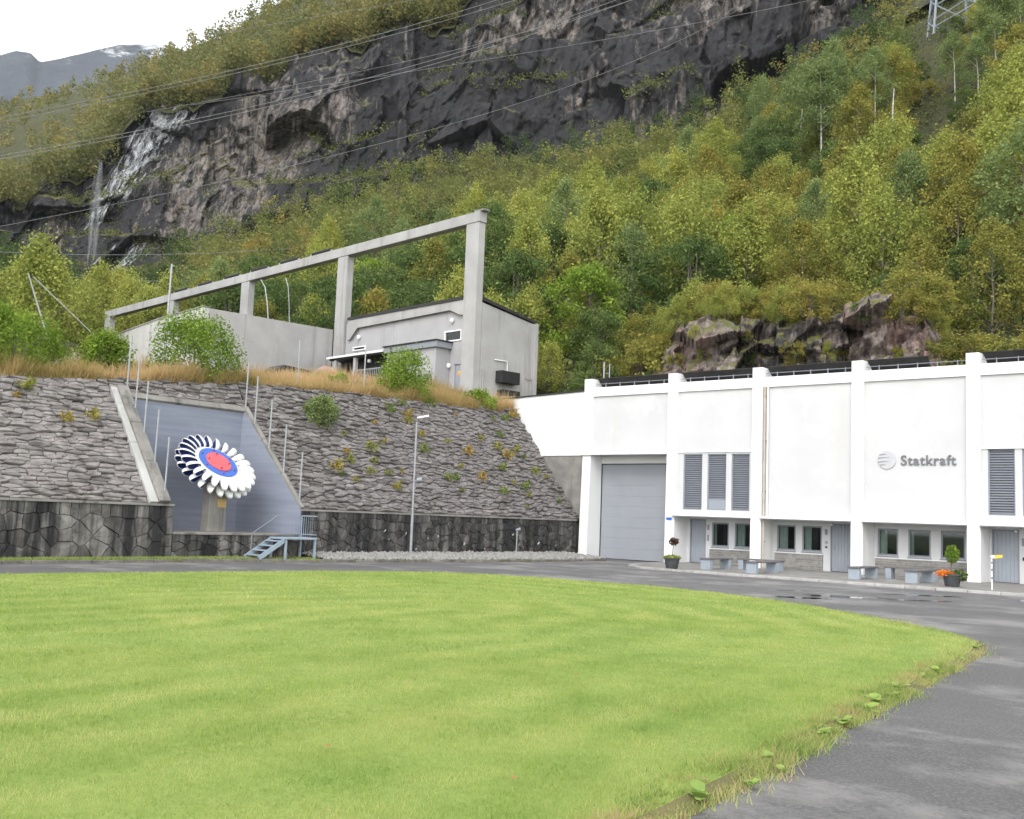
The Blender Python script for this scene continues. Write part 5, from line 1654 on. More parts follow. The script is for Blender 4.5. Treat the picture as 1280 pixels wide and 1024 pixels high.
link('leaves', small_plant(420, (0, 0, 0.44), (0.36, 0.36, 0.10), 0.10, M['leaf_olive'], 4, 'leaves'), o)
o = empty('flower_pot', (19.22, -4.75, 0.085)); tag(o, 'dark pot with orange flowers and a small green tree by the windows', 'flower pot', 'flower pots on the pavement')
MB().lathe(pot_prof, 20).build('pot', M['pot'], o)
MB().tube([(0, 0, 0.3), (-0.02, 0.0, 0.65), (0.0, 0.02, 1.0)], 0.016, 6).build('stem', M['bark'], o)
link('crown', small_plant(600, (0.0, 0.02, 1.08), (0.24, 0.24, 0.34), 0.09, M['leaf_fresh'], 5, 'crown'), o)
link('flowers', small_plant(520, (-0.20, -0.05, 0.42), (0.34, 0.34, 0.13), 0.075, M['flower'], 6, 'flowers'), o)
link('leaves', small_plant(500, (0.22, 0.08, 0.38), (0.28, 0.26, 0.22), 0.09, M['leaf_dark'], 7, 'leaves'), o)
o = empty('marker_post', (20.62, -5.2, 0.085)); tag(o, 'thin pale post with yellow top in front of the right grey door', 'post')
MB().tube([(0, 0, 0), (0, 0, 1.05)], 0.02, 8).build('post', M['white_trim'], o)
for z in (0.35, 0.62, 0.85):
    MB().tube([(0, 0, z), (0, 0, z + 0.07)], 0.0215, 8).build('band', M['frame'], o)
MB().tube([(-0.03, -0.02, 1.06), (0.10, 0.06, 1.08)], 0.055, 8).build('cap', M['white_trim'], o)
mb = MB().hexa([(0.08, 0.0, 1.02), (0.14, 0.0, 1.03), (0.30, 0.14, 1.07), (0.24, 0.18, 1.06), (0.08, 0.0, 1.13), (0.14, 0.0, 1.14), (0.30, 0.14, 1.15), (0.24, 0.18, 1.15)])
mb.build('yellow_flag', M['yellow'], o)

# parked vehicle and covered heap half hidden by the terrace grass
o = empty('parked_car', loc_cb(12.4, -3.6, 8.6), math.radians(85)); tag(o, 'black vehicle half hidden behind dry grass beside the concrete wall', 'car')
MB().prism([(-2.2, 0.35), (2.2, 0.35), (2.25, 0.85), (1.95, 1.05), (1.05, 1.15), (0.45, 1.82), (-1.5, 1.95), (-2.05, 1.6), (-2.25, 0.95)], 'y', -0.88, 0.88).build('body', M['car_black'], o, bevel=0.10)
for s in (-1, 1):
    MB().prism([(-1.7, 1.15), (0.85, 1.15), (0.40, 1.70), (-1.5, 1.78)], 'y', s * 0.885, s * 0.895).build('side_window', M['glass'], o)
    for xx in (-1.35, 1.4):
        w = MB().lathe([(0.36, -0.11), (0.36, 0.11), (0.2, 0.12), (0.2, -0.12)], 16)
        w.v = [(p[0] + xx, p[2] + s * 0.80, p[1] + 0.36) for p in w.v]
        w.build('wheel', M['black'], o)
o = empty('covered_heap', loc_cb(10.2, -3.0, 8.8)); tag(o, 'faded pink heap with an orange end in front of the canopy', 'heap')
P = []
nA, nB = 20, 9
for j in range(nB):
    b_ = 0.5 * math.pi * j / (nB - 1)
    for i in range(nA):
        a = 2 * math.pi * i / nA
        k = 1 + 0.22 * float(fbm(math.cos(a) * 2 + 5, math.sin(a) * 2, j * 0.4, 3, 2)) - 0.1
        P.append((1.5 * k * math.cos(a) * math.cos(b_), 1.1 * k * math.sin(a) * math.cos(b_), 1.75 * k * math.sin(b_)))
mb = MB().add(P, [(j * nA + i, j * nA + (i + 1) % nA, (j + 1) * nA + (i + 1) % nA, (j + 1) * nA + i) for j in range(nB - 1) for i in range(nA)])
mb.build('cover', M['tarp'], o)
MB().tube([(0.75, -0.5, 1.0), (1.35, -0.45, 1.35)], 0.13, 10, 0.10).build('orange_end', M['orange'], o)

# ================================================================== POWER LINE
WIRES = [[(-173.2, 34.0, 70.9), (-148.8, 61.5, 82.6), (-125.6, 81.5, 91.0), (-96.5, 99.7, 100.3), (-76.7, 108.4, 105.5)],
 [(-173.1, 34.0, 70.0), (-148.7, 61.6, 81.7), (-125.6, 81.5, 90.3), (-92.9, 101.5, 100.0), (-73.8, 109.5, 104.5)],
 [(-173.0, 34.5, 64.2), (-148.5, 62.0, 74.2), (-125.3, 81.8, 82.4), (-80.2, 107.2, 96.6), (-62.3, 113.1, 100.9)],
 [(-173.0, 34.5, 63.6), (-148.4, 62.1, 73.4), (-125.3, 81.9, 81.6), (-80.2, 107.2, 95.8), (-60.1, 113.7, 100.0)],
 [(-150.7, 59.7, 77.5), (-125.4, 81.8, 84.2), (-104.5, 95.5, 90.9), (-80.0, 107.2, 96.1), (-63.6, 112.7, 98.9)],
 [(-172.6, 35.5, 50.6), (-134.6, 74.8, 65.2), (-110.6, 92.1, 73.3), (-92.8, 101.8, 80.2), (-70.6, 110.7, 88.0), (-44.0, 116.9, 93.4)],
 [(-143.1, 67.0, 79.4), (-111.0, 91.6, 87.0), (-70.6, 110.7, 90.3), (-40.7, 117.4, 90.8), (-26.8, 118.4, 90.6)],
 [(-154.2, 55.8, 88.7), (-143.6, 66.3, 92.9), (-125.9, 81.2, 98.1), (-110.3, 91.9, 101.2), (-93.7, 101.1, 103.2)],
 [(-109.5, 11.9, 31.1), (-101.0, 30.3, 32.1), (-90.7, 46.4, 33.9), (-80.8, 58.7, 36.0)],
 [(-109.5, 11.7, 33.4), (-103.4, 25.6, 35.1), (-96.3, 38.1, 36.8), (-86.1, 52.4, 39.8)]]
wl_ = ['upper of the two close wires crossing the top of the cliff', 'lower of the two close wires crossing the top of the cliff',
       'upper of the two close wires crossing the middle of the cliff', 'lower of the two close wires crossing the middle of the cliff',
       'thin wire between the two pairs crossing the cliff', 'long thin wire crossing the dark lower cliff', 'wire running to the right above the dark green trees',
       'short wire against the autumn trees on the skyline', 'lowest wire in front of the foot of the waterfall', 'second lowest wire in front of the waterfall']
for w_, pts in enumerate(WIRES):
    P = np.array(pts)
    tq = np.linspace(0, 1, len(P)); tn = np.linspace(0, 1, 25)
    co = [np.polyfit(tq, P[:, c], 2) for c in range(3)]
    pp = np.stack([np.polyval(c, tn) for c in co], -1)
    o = MB().tube([tuple(p) for p in pp], 0.055 if w_ < 4 else (0.038 if w_ < 8 else 0.03), 4, cap=False).build('power_wire', M['wire'])
    tag(o, wl_[w_], 'wire', 'power wires')
def t_at(az, r):
    return (r - knot(az, 0, 0)) / (knot(az, 1, 0) - knot(az, 0, 0))
def pt(az, t):
    a, b, c = hill_point(np.array([float(az)]), np.array([float(t)]))
    return float(a[0]), float(b[0]), float(c[0])
def t_seen(az, el):
    """slope parameter where the hillside is met at this elevation from the yard"""
    ts_ = np.linspace(0.0, 1.0, 200)
    x_, y_, z_ = hill_point(np.full(200, az), ts_)
    e_ = np.degrees(np.arctan2(z_ - CAM[2], np.hypot(x_ - CAM[0], y_ - CAM[1])))
    return float(ts_[np.argmin(np.abs(e_ - el))])
py_az = -16.93
px_, py_, pz_ = pt(py_az, t_at(py_az, 157))
pyl = empty('pylon', (px_, py_, pz_ - 0.3), math.radians(28)); tag(pyl, 'pale steel lattice pylon leg base above the trees at top right', 'pylon')
def lattice(z): return 3.0 - 2.2 * z / 26.0
cs = [(-1, -1), (1, -1), (1, 1), (-1, 1)]
for sx_, sy_ in cs:
    MB().tube([(sx_ * lattice(0), sy_ * lattice(0), -1), (sx_ * lattice(26), sy_ * lattice(26), 26)], 0.17, 4).build('leg', M['pylon'], pyl)
lv = [0, 3.4, 6.6, 9.6, 12.4, 15.0, 17.5, 20, 22, 24, 26]
for q in range(len(lv) - 1):
    for i in range(4):
        a, b = cs[i], cs[(i + 1) % 4]
        z0, z1 = lv[q], lv[q + 1]
        A0 = (a[0] * lattice(z0), a[1] * lattice(z0), z0); B0 = (b[0] * lattice(z0), b[1] * lattice(z0), z0)
        A1 = (a[0] * lattice(z1), a[1] * lattice(z1), z1); B1 = (b[0] * lattice(z1), b[1] * lattice(z1), z1)
        MB().tube([A0, B1], 0.085, 4).build('brace', M['pylon'], pyl)
        MB().tube([B0, A1], 0.085, 4).build('brace', M['pylon'], pyl)
for z0, hw in ((18, 9), (23, 7)):
    MB().box(-hw, hw, -0.25, 0.25, z0, z0 + 0.35).build('cross_arm', M['pylon'], pyl)

# ================================================================== VEGETATION
def limbs(mb, base, tips, r, rng):
    for tp in tips:
        b = Vector(base(tp)); t = Vector(tp)
        mid = (b + t) / 2 + Vector((rng.uniform(-.2, .2), rng.uniform(-.2, .2), 0.25))
        mb.tube([b, mid, t], r, 4, r * 0.3, cap=False)

def make_tree(kind, seed):
    """returns (trunk mesh, crown mesh); built at real size, base at the origin"""
    r = np.random.default_rng(seed)
    rr = random.Random(seed)
    K = dict(olive=dict(h=8.5, cb=0.06, R=3.0, n=84, per=100, ls=0.21, cl=(0.5, 0.5, 0.8), mat='leaf_olive', bark='bark', shape='egg', tr=0.10),
             dark=dict(h=7.5, cb=0.04, R=3.5, n=80, per=100, ls=0.23, cl=(0.62, 0.62, 0.45), mat='leaf_dark', bark='bark', shape='round', tr=0.12),
             gold=dict(h=8.0, cb=0.06, R=3.1, n=80, per=95, ls=0.20, cl=(0.5, 0.5, 0.5), mat='leaf_gold', bark='bark', shape='egg', tr=0.09),
             grey=dict(h=9.5, cb=0.08, R=2.9, n=84, per=95, ls=0.20, cl=(0.5, 0.5, 0.6), mat='leaf_grey', bark='bark', shape='egg', tr=0.10),
             tall=dict(h=13.0, cb=0.40, R=3.0, n=84, per=100, ls=0.22, cl=(0.6, 0.6, 0.6), mat='leaf_grey', bark='birch_bark', shape='egg', tr=0.13),
             fresh=dict(h=7.0, cb=0.06, R=2.7, n=74, per=110, ls=0.21, cl=(0.5, 0.5, 0.42), mat='leaf_fresh', bark='bark', shape='round', tr=0.11),
             shrub=dict(h=3.2, cb=0.02, R=2.1, n=46, per=90, ls=0.17, cl=(0.42, 0.42, 0.34), mat='leaf_gold', bark='bark', shape='round', tr=0.05))[kind]
    if kind == 'olive' and seed % 2: K['shape'] = 'round'; K['h'] = 7.2; K['R'] = 3.3
    h, cbh = K['h'], K['h'] * K['cb']
    lean = (rr.uniform(-.4, .4), rr.uniform(-.4, .4))
    def axis(z): return np.array((lean[0] * (z / h) ** 2, lean[1] * (z / h) ** 2, z))
    ctr = []
    lobes = [(rr.uniform(0, 6.28), rr.uniform(0.15, 0.95), rr.uniform(0.45, 1.5)) for _ in range(11)]
    for i in range(K['n']):
        v = r.random() ** 0.8
        if K['shape'] == 'egg': rad = math.sin(math.pi * min(1, 0.12 + 0.88 * v) ** 0.75) ** 0.8
        else: rad = math.sqrt(max(0.05, 1 - (2 * v - 0.85) ** 2 * 0.85))
        a = r.random() * 2 * math.pi
        k = 1.0
        for la, lv_, ls_ in lobes:
            w = max(0, math.cos(a - la)) ** 3 * max(0, 1 - abs(v - lv_) * 3)
            k += (ls_ - 1) * w * 1.4
        q = K['R'] * rad * k * (0.35 + 0.65 * r.random() ** 0.5)
        z = cbh + (h - cbh) * v
        c = axis(z) + np.array((q * math.cos(a), q * math.sin(a), 0))
        ctr.append(c)
    ctr = np.array(ctr)
    tint_c = r.random(len(ctr))
    per = K['per']
    p = np.repeat(ctr, per, 0) + r.normal(size=(len(ctr) * per, 3)) * np.array(K['cl']) * 0.62
    tint = np.clip(0.45 * np.repeat(tint_c, per) + 0.55 * r.random(len(p)), 0, 1)
    v, f = leaf_quads(p, K['ls'], r, 0.2)
    crown = np_mesh('crown', v, f, M[K['mat']], tint)
    tb = MB()
    stems = 1 if kind not in ('shrub', 'dark') else 3
    for s in range(stems):
        off = np.array((0, 0, 0)) if s == 0 else np.array((rr.uniform(-1, 1), rr.uniform(-1, 1), 0)) * 0.5
        pts = [tuple(axis(h * q / 6) + off * (q / 6) + np.array((rr.uniform(-.07, .07), rr.uniform(-.07, .07), 0)) * (q > 0) - np.array((0, 0, 0.4)) * (q == 0)) for q in range(7)]
        tb.tube(pts, K['tr'], 6, 0.02, cap=False)
    tips = [tuple(c) for c in ctr[r.permutation(len(ctr))[:16]]]
    if kind == 'tall': tips = tips[:5]
    limbs(tb, lambda tp: axis(max(cbh * 0.7, tp[2] - 0.9 - 0.35 * math.hypot(tp[0], tp[1]))), tips, K['tr'] * 0.35, rr)
    trunk = tb.mesh('trunk', M[K['bark']])
    return trunk, crown
VAR = {k: [make_tree(k, 100 + 10 * i + j) for j in range(n)] for i, (k, n) in enumerate([('olive', 4), ('dark', 4), ('gold', 3), ('grey', 3), ('tall', 3), ('fresh', 2), ('shrub', 3)])}

NAME = dict(olive='leafy_tree', dark='broadleaf_tree', gold='birch_tree', grey='aspen_tree', tall='aspen_tree', fresh='maple_tree', shrub='shrub')
def plant(kind, x, y, z, s, label, group, rnd, sz=1.0, cat=None, name=None):
    tr, cr = rnd.choice(VAR[kind])
    o = empty(name or NAME[kind], (x, y, z), rnd.uniform(0, 6.28))
    o.scale = (s, s, s * sz)
    link('trunk', tr, o); link('crown', cr, o)
    tag(o, label, cat or ('shrub' if kind == 'shrub' else 'tree'), group)
    return o

rnd = random.Random(21)
SPEC = []      # plan positions of singled-out trees
def special(az, el, kind, s, label, sz=1.0, t=None):
    tt_ = t if t is not None else t_seen(az, el)
    x_, y_, z_ = pt(az, tt_)
    SPEC.append((x_, y_, 2.2))
    plant(kind, x_, y_, z_ - 0.1, s, label, None, rnd, sz)
special(-35.80, 11.27, 'fresh', 1.05, 'bright green rounded tree standing out right of the concrete building', t=0.10)
special(-33.2, 8.6, 'shrub', 1.25, 'grey green rounded shrub just above the left end of the white roof', t=0.02)
special(-16.79, 21.6, 'tall', 0.60, 'pale trunked tall tree, leftmost of the four under the pylon')
special(-15.66, 21.0, 'tall', 0.60, 'pale trunked tall tree, second from the left of the four under the pylon')
special(-14.85, 21.6, 'tall', 0.95, 'pale trunked tall tree with the stoutest white stem near the right edge')
special(-13.65, 21.9, 'tall', 0.95, 'pale trunked tall tree at the right edge of the picture')
special(-24.60, 18.5, 'tall', 1.0, 'slender grey green tree, left of three bare stems above the golden shrubs')
special(-23.56, 18.0, 'tall', 1.05, 'slender grey green tree, middle of three bare stems above the golden shrubs')
special(-22.75, 18.5, 'tall', 1.0, 'slender grey green tree, right of three bare stems above the golden shrubs')
special(-20.76, 19.8, 'tall', 0.85, 'slender grey green tree just left of the dead white snag')
# dead snag
x_, y_, z_ = pt(-19.87, t_seen(-19.87, 18.6))
sn = MB().tube([(0, 0, -0.5), (0.05, 0, 3), (-0.05, 0.1, 6), (0.1, 0.1, 8.6)], 0.15, 6, 0.04)
o = sn.build('dead_trunk', M['birch_bark'], loc=(x_, y_, z_)); tag(o, 'bare white dead trunk standing alone among green trees', 'dead tree')
MB().tube([(0.0, 0.05, 5.5), (0.5, 0.0, 6.0)], 0.05, 5, 0.02).build('stub', M['birch_bark'], o)
SPEC.append((x_, y_, 4.0))

cand = []
tries = 0
while len(cand) < 600 and tries < 60000:
    tries += 1
    az = rnd.uniform(-71, -8.5); t = rnd.uniform(0.0, 1.0) ** 0.8
    r0_, r1_ = float(knot(az, 0, 0)), float(knot(az, 1, 0))
    r_ = r0_ + (r1_ - r0_) * t
    if rnd.random() > (r_ / r1_) ** 0.5: continue
    if az > -33 and t < 0.055: continue
    x_ = CAM[0] + r_ * math.sin(math.radians(az)); y_ = CAM[1] + r_ * math.cos(math.radians(az))
    if -62 < x_ < -7 and -10 < y_ < 9.5 and (y_ - 1.1) < 0.0963 * (-8.3 - x_) + 7.5: continue      # the building and its frame
    md = 3.6 if r_ < 110 else (4.6 if r_ < 160 else 5.6)
    if any((x_ - c[1]) ** 2 + (y_ - c[2]) ** 2 < md * md for c in cand): continue
    if any((x_ - c[0]) ** 2 + (y_ - c[1]) ** 2 < c[2] ** 2 for c in SPEC): continue
    if -19.6 < az < -14.6 and r_ > 98: continue
    if -66 < az < -58.5 and t > 0.72: continue
    cand.append((r_, x_, y_, az, t))
cand.sort()
GR = dict(olive='feathery olive trees on the slope', dark='dark green trees on the slope', gold='golden tinged trees on the slope', grey='grey green trees on the slope', fresh='fresh green trees on the slope', shrub='low shrubs on the slope', tall='tall pale stemmed trees on the slope')
LB = dict(olive='feathery olive tree', dark='dark green tree', gold='yellowing tree', grey='grey green tree', fresh='fresh green tree', shrub='golden green shrub', tall='slim bare stemmed tree')
def pick(az, t, x_, y_):
    n1 = float(fbm(x_ / 16, y_ / 16, 0, 2, 201)); u_ = rnd.random()
    if az < -58: return 'dark' if t > 0.55 or n1 > 0.5 else 'olive'
    if az < -28:
        if t > 0.50 + (n1 - 0.5) * 0.25:
            if t > 0.93 and u_ < 0.55: return 'dark'
            return 'olive' if u_ < 0.88 else ('gold' if u_ < 0.95 else 'grey')
        if t > 0.22: return 'olive' if u_ < 0.52 else ('dark' if u_ < 0.76 else ('grey' if u_ < 0.84 else 'gold'))
        return 'dark' if u_ < 0.48 else ('olive' if u_ < 0.65 else ('fresh' if u_ < 0.76 else ('gold' if u_ < 0.9 else 'grey')))
    if t > 0.80: return 'dark' if u_ < 0.55 else ('gold' if u_ < 0.8 else 'grey')
    if t > 0.42: return 'grey' if u_ < 0.26 else ('tall' if u_ < 0.36 else ('gold' if u_ < 0.62 else ('dark' if u_ < 0.76 else 'olive')))
    return 'gold' if u_ < 0.34 else ('olive' if u_ < 0.62 else ('dark' if u_ < 0.82 else ('grey' if u_ < 0.87 else 'shrub')))
wv, wf, wt, off = [], [], [], 0
for i, (r_, x_, y_, az, t) in enumerate(cand):
    kind = pick(az, t, x_, y_)
    _, _, z_ = pt(az, t)
    s = rnd.uniform(0.72, 1.18)
    if t < 0.12 and az > -40: s *= 0.62
    if i < 290:
        zone = 'behind the concrete frame' if az < -46 else ('right of the concrete building' if az < -33.5 else ('above the garage' if az < -24 else 'above the lettered wall'))
        band = 'low on the slope' if t < 0.2 else ('half way up the slope' if t < 0.6 else 'high on the slope')
        plant(kind, x_, y_, z_ - 0.15, s, LB[kind] + ', ' + band + ' ' + zone, GR[kind] + ', ' + band + ', ' + zone, rnd, rnd.uniform(0.9, 1.15))
    else:      # the far rest of the wood as one mass
        r = np.random.default_rng(5000 + i)
        h_ = 7.5 * s
        c = r.normal(size=(16, 3)) * np.array((1.5, 1.5, h_ * 0.22)) * s + np.array((0, 0, h_ * 0.58))
        p = np.repeat(c, 36, 0) + r.normal(size=(16 * 36, 3)) * 0.5 + np.array((x_, y_, z_))
        p[:, 2] = np.maximum(p[:, 2], z_)
        v, f = leaf_quads(p, 0.42, r)
        wv.append(v); wf.append(f + off); off += len(v)
        lo_, hi_ = dict(olive=(0.35, 0.75), dark=(0.0, 0.3), gold=(0.5, 1.0), grey=(0.2, 0.5), fresh=(0.2, 0.5), shrub=(0.4, 0.9), tall=(0.2, 0.5))[kind]
        wt.append(lo_ + (hi_ - lo_) * (0.5 * r.random() + 0.5 * r.random(len(p))))
M['leaf_mass'] = leaf_mat('hill_wood_leaves', [(0.0, (0.030, 0.050, 0.020)), (0.3, (0.08, 0.108, 0.038)), (0.5, (0.135, 0.150, 0.050)), (0.75, (0.185, 0.170, 0.055)), (1.0, (0.24, 0.165, 0.05))], objvar=0.0)
tag(link('hill_wood', np_mesh('hill_wood', np.concatenate(wv), np.concatenate(wf), M['leaf_mass'], np.concatenate(wt))), 'far trees of the hillside wood below the cliff', 'trees', kind='stuff')

for i in range(16):
    az = rnd.uniform(-19.4, -14.8)
    t = float(t_at(az, rnd.uniform(104, 160)))
    x_, y_, z_ = pt(az, t)
    kd = rnd.choice(['shrub', 'gold', 'dark', 'olive'])
    nm_ = dict(shrub='golden green', dark='dark green', gold='yellowing', olive='olive')[kd]
    plant(kd, x_, y_, z_ - 0.2, rnd.uniform(0.8, 1.2) if kd == 'shrub' else rnd.uniform(0.38, 0.55), '%s low bush around the foot of the steel pylon' % nm_, '%s bushes below the pylon' % nm_, rnd, 0.9, 'shrub', 'shrub')
for i in range(70):
    az = rnd.uniform(-33, -8.5)
    e_ = rnd.random()
    t = 0.055 + 0.16 * e_
    x_, y_, z_ = pt(az, t)
    kd = rnd.choice(['shrub', 'shrub', 'dark', 'gold', 'fresh'])
    sc_ = rnd.uniform(0.55, 0.95) * (1.0 if kd == 'shrub' else 0.45)
    zone = 'the garage end' if az < -24 else ('the middle' if az < -18 else 'the right end')
    nm_ = dict(shrub='golden green', dark='dark green', gold='yellowing', fresh='fresh green')[kd]
    plant(kd, x_, y_, z_ - 0.2, sc_, '%s shrub on the rocks behind %s of the white building' % (nm_, zone), '%s shrubs on the rocks behind %s' % (nm_, zone), rnd, 0.85, 'shrub', 'shrub')
for i in range(64):
    a_ = rnd.randint(6, 330); b_ = rnd.choice([rnd.randint(50, 66), rnd.randint(50, 66), rnd.randint(50, 66), rnd.randint(30, 46)])
    x_, y_, z_ = [float(q) for q in OUTC[a_, b_]]
    kd = rnd.choice(['shrub', 'shrub', 'dark', 'olive'])
    nm_ = dict(shrub='golden green', dark='dark green', olive='olive')[kd]
    big = b_ > 46
    where = 'on top of' if big else 'in a crevice of'
    sc_ = (rnd.uniform(0.45, 0.85) if big else rnd.uniform(0.2, 0.34)) * (1.0 if kd == 'shrub' else 0.45)
    end = 'left' if a_ < 130 else ('middle' if a_ < 230 else 'right')
    plant(kd, x_, y_, z_ - 0.15, sc_, 'small %s bush %s the %s part of the rock outcrop' % (nm_, where, end), 'small %s bushes %s the %s outcrop' % (nm_, where, end), rnd, 0.85, 'shrub', 'shrub')
# undergrowth on the slope
r = np.random.default_rng(77)
nU = 1500
az = r.uniform(-72, -8, nU); t = r.random(nU) ** 0.9
x_, y_, z_ = hill_point(az, t)
k = ~((x_ > -62) & (x_ < -7) & (y_ < 9.5) & ((y_ - 1.1) < 0.0963 * (-8.3 - x_) + 7.0)) & ~((az > -33) & (t < 0.03))
x_, y_, z_ = x_[k], y_[k], z_[k]
cc = np.stack([x_, y_, z_], -1)
per = 60
p = np.repeat(cc, per, 0) + np.abs(r.normal(size=(len(cc) * per, 3))) * np.array((0, 0, 0.6)) + r.normal(size=(len(cc) * per, 3)) * np.array((1.3, 1.3, 0.25))
tn = np.clip(0.5 * np.repeat(r.random(len(cc)), per) + 0.5 * r.random(len(p)), 0, 1) * 0.8
v, f = leaf_quads(p, 0.36, r, 0.6)
tag(link('undergrowth', np_mesh('undergrowth', v, f, M['leaf_mass'], tn)), 'low leafy undergrowth covering the hillside floor', 'undergrowth', kind='stuff')

r = np.random.default_rng(79)
nU = 1500
az = r.uniform(-34, -7.5, nU); t = 0.012 + 0.14 * r.random(nU)
x_, y_, z_ = hill_point(az, t)
cc = np.stack([x_, y_, z_], -1)
per = 55
p = np.repeat(cc, per, 0) + np.abs(r.normal(size=(len(cc) * per, 3))) * np.array((0, 0, 0.3)) + r.normal(size=(len(cc) * per, 3)) * np.array((0.45, 0.45, 0.1))
v, f = leaf_quads(p, 0.16, r, 0.6)
tag(link('slope_plants', np_mesh('slope_plants', v, f, M['leaf_mass'], np.clip(0.3 + 0.4 * np.repeat(r.random(len(cc)), per) + 0.3 * r.random(len(p)), 0, 1))), 'moss and small plants on the rocky slope behind the white roof', 'undergrowth', kind='stuff')

# woods above the cliff, up to the skyline
r = np.random.default_rng(88)
nW = 3200
ia = r.integers(0, UP.shape[0], nW); ja = (r.random(nW) ** 1.25 * (UP.shape[1] - 1)).astype(int)
ja[:600] = r.integers(1, 9, 600); ja[600:1500] = r.integers(0, 4, 900)
base = UP[ia, ja] + r.normal(size=(nW, 3)) * np.array((2.0, 2.0, 0))
wv, wf, wt, off = [], [], [], 0
for i in range(nW):
    dist = math.hypot(base[i, 0] - CAM[0], base[i, 1] - CAM[1])
    n_ = int(np.interp(dist, [280, 420, 800], [110, 70, 30])); sz_ = float(np.interp(dist, [280, 800], [0.7, 1.8]))
    hgt = r.uniform(5.5, 10.0)
    q_ = r.normal(size=(n_, 3)); q_ /= np.linalg.norm(q_, axis=1)[:, None]
    rad_ = r.uniform(1.7, 2.9)
    p = q_ * (0.55 + 0.5 * r.random(n_))[:, None] * np.array((rad_, rad_, hgt * 0.42)) + base[i] + np.array((0, 0, hgt * 0.55))
    v, f = leaf_quads(p, sz_, r, 0.2)
    wv.append(v); wf.append(f + off); off += len(v)
    c_ = 0.35 * float(vnoise(base[i, 0] / 25, base[i, 1] / 25, 0, 7)) + 0.65 * r.random()
    wt.append(np.clip(c_ * 0.8 + 0.2 * r.random(n_), 0, 1))
tag(link('ridge_wood', np_mesh('ridge_wood', np.concatenate(wv), np.concatenate(wf), M['leaf_far'], np.concatenate(wt))), 'autumn coloured wood above the cliff up to the skyline', 'trees', kind='stuff')

# shrubs clinging to cliff ledges
dxu = np.gradient(CLIFF, axis=0); dxv = np.gradient(CLIFF, axis=1)
nr_ = np.cross(dxu, dxv); nr_ /= np.linalg.norm(nr_, axis=2)[..., None] + 1e-9
up_ = np.abs(nr_[..., 2])
ii, jj = np.where((up_ > 0.60))
r = np.random.default_rng(99)
msk = vnoise(CLIFF[ii, jj, 0] / 22, CLIFF[ii, jj, 1] / 22, CLIFF[ii, jj, 2] / 14, 17) > 0.56
ii, jj = ii[msk], jj[msk]
sel = r.permutation(len(ii))[:2200]
b_ = CLIFF[ii[sel], jj[sel]]
per = 22
p = np.repeat(b_, per, 0) + r.normal(size=(len(b_) * per, 3)) * np.array((0.8, 0.8, 0.5)) + np.array((0, 0, 0.5))
v, f = leaf_quads(p, 0.55, r, 0.4)
tag(link('ledge_shrubs', np_mesh('ledge_shrubs', v, f, M['leaf_far'], np.clip(0.5 * np.repeat(r.random(len(b_)), per) + 0.5 * r.random(len(p)), 0, 1) * 0.85)), 'small shrubs and moss clinging to the cliff ledges', 'shrubs', kind='stuff')

# waterfall and the wet cascade beside it
def cliff_at(az, u):
    i = int(round((az + 75) / 68 * (CLIFF.shape[0] - 1))); j = int(round((u - 0.93) / 1.085 * (CLIFF.shape[1] - 1)))
    return CLIFF[max(0, min(CLIFF.shape[0] - 1, i)), max(0, min(CLIFF.shape[1] - 1, j))]
def ribbon(path, w0, w1, name, out=1.4, nx=5):
    vs = []; n_ = len(path)
    for q, (az, u) in enumerate(path):
        w = w0 + (w1 - w0) * q / (n_ - 1)
        for s in range(nx + 1):
            a_ = az + math.degrees((s / nx - 0.5) * w / 265)
            c = cliff_at(a_, u)
            th_ = math.radians(a_)
            vs.append((c[0] - math.sin(th_) * out, c[1] - math.cos(th_) * out, c[2] + 0.3))
    return vs, [(q * (nx + 1) + s, q * (nx + 1) + s + 1, (q + 1) * (nx + 1) + s + 1, (q + 1) * (nx + 1) + s) for q in range(n_ - 1) for s in range(nx)]
wf_ = empty('waterfall', (0, 0, 0)); tag(wf_, 'thin misty waterfall and wet white cascade on the left of the cliff', 'waterfall')
top_ = cliff_at(-62.75, 1.80); bot_ = cliff_at(-62.6, 1.06)
r = np.random.default_rng(123)
rr_ = min(math.hypot(top_[0] - CAM[0], top_[1] - CAM[1]), math.hypot(bot_[0] - CAM[0], bot_[1] - CAM[1])) - 3
th_ = math.radians(-62.7)
mb = MB()
for q in range(11):          # falling threads that spread on the way down
    w0 = r.normal() * 0.35; w1 = w0 * 2.0 + r.normal() * 0.45; wd = r.uniform(0.2, 0.5)
    z0 = top_[2] - r.random() ** 2 * 12; z1 = bot_[2] + r.random() * 8
    vs = []
    for k in range(9):
        t = k / 8; tt_ = (top_[2] - (z0 + (z1 - z0) * t)) / (top_[2] - bot_[2])
        c = w0 + (w1 - w0) * tt_ + 0.15 * math.sin(5 * t + q)
        for sgn in (-1, 1):
            w = c + sgn * wd * (0.4 + 0.9 * math.sin(math.pi * min(1, t + 0.1)))
            vs.append((CAM[0] + (rr_ + q * 0.02) * math.sin(th_) + w * math.cos(th_), CAM[1] + (rr_ + q * 0.02) * math.cos(th_) - w * math.sin(th_), z0 + (z1 - z0) * t))
    mb.add(vs, [(2 * k, 2 * k + 1, 2 * k + 3, 2 * k + 2) for k in range(8)])
mb.build('fall', M['fall'], wf_)
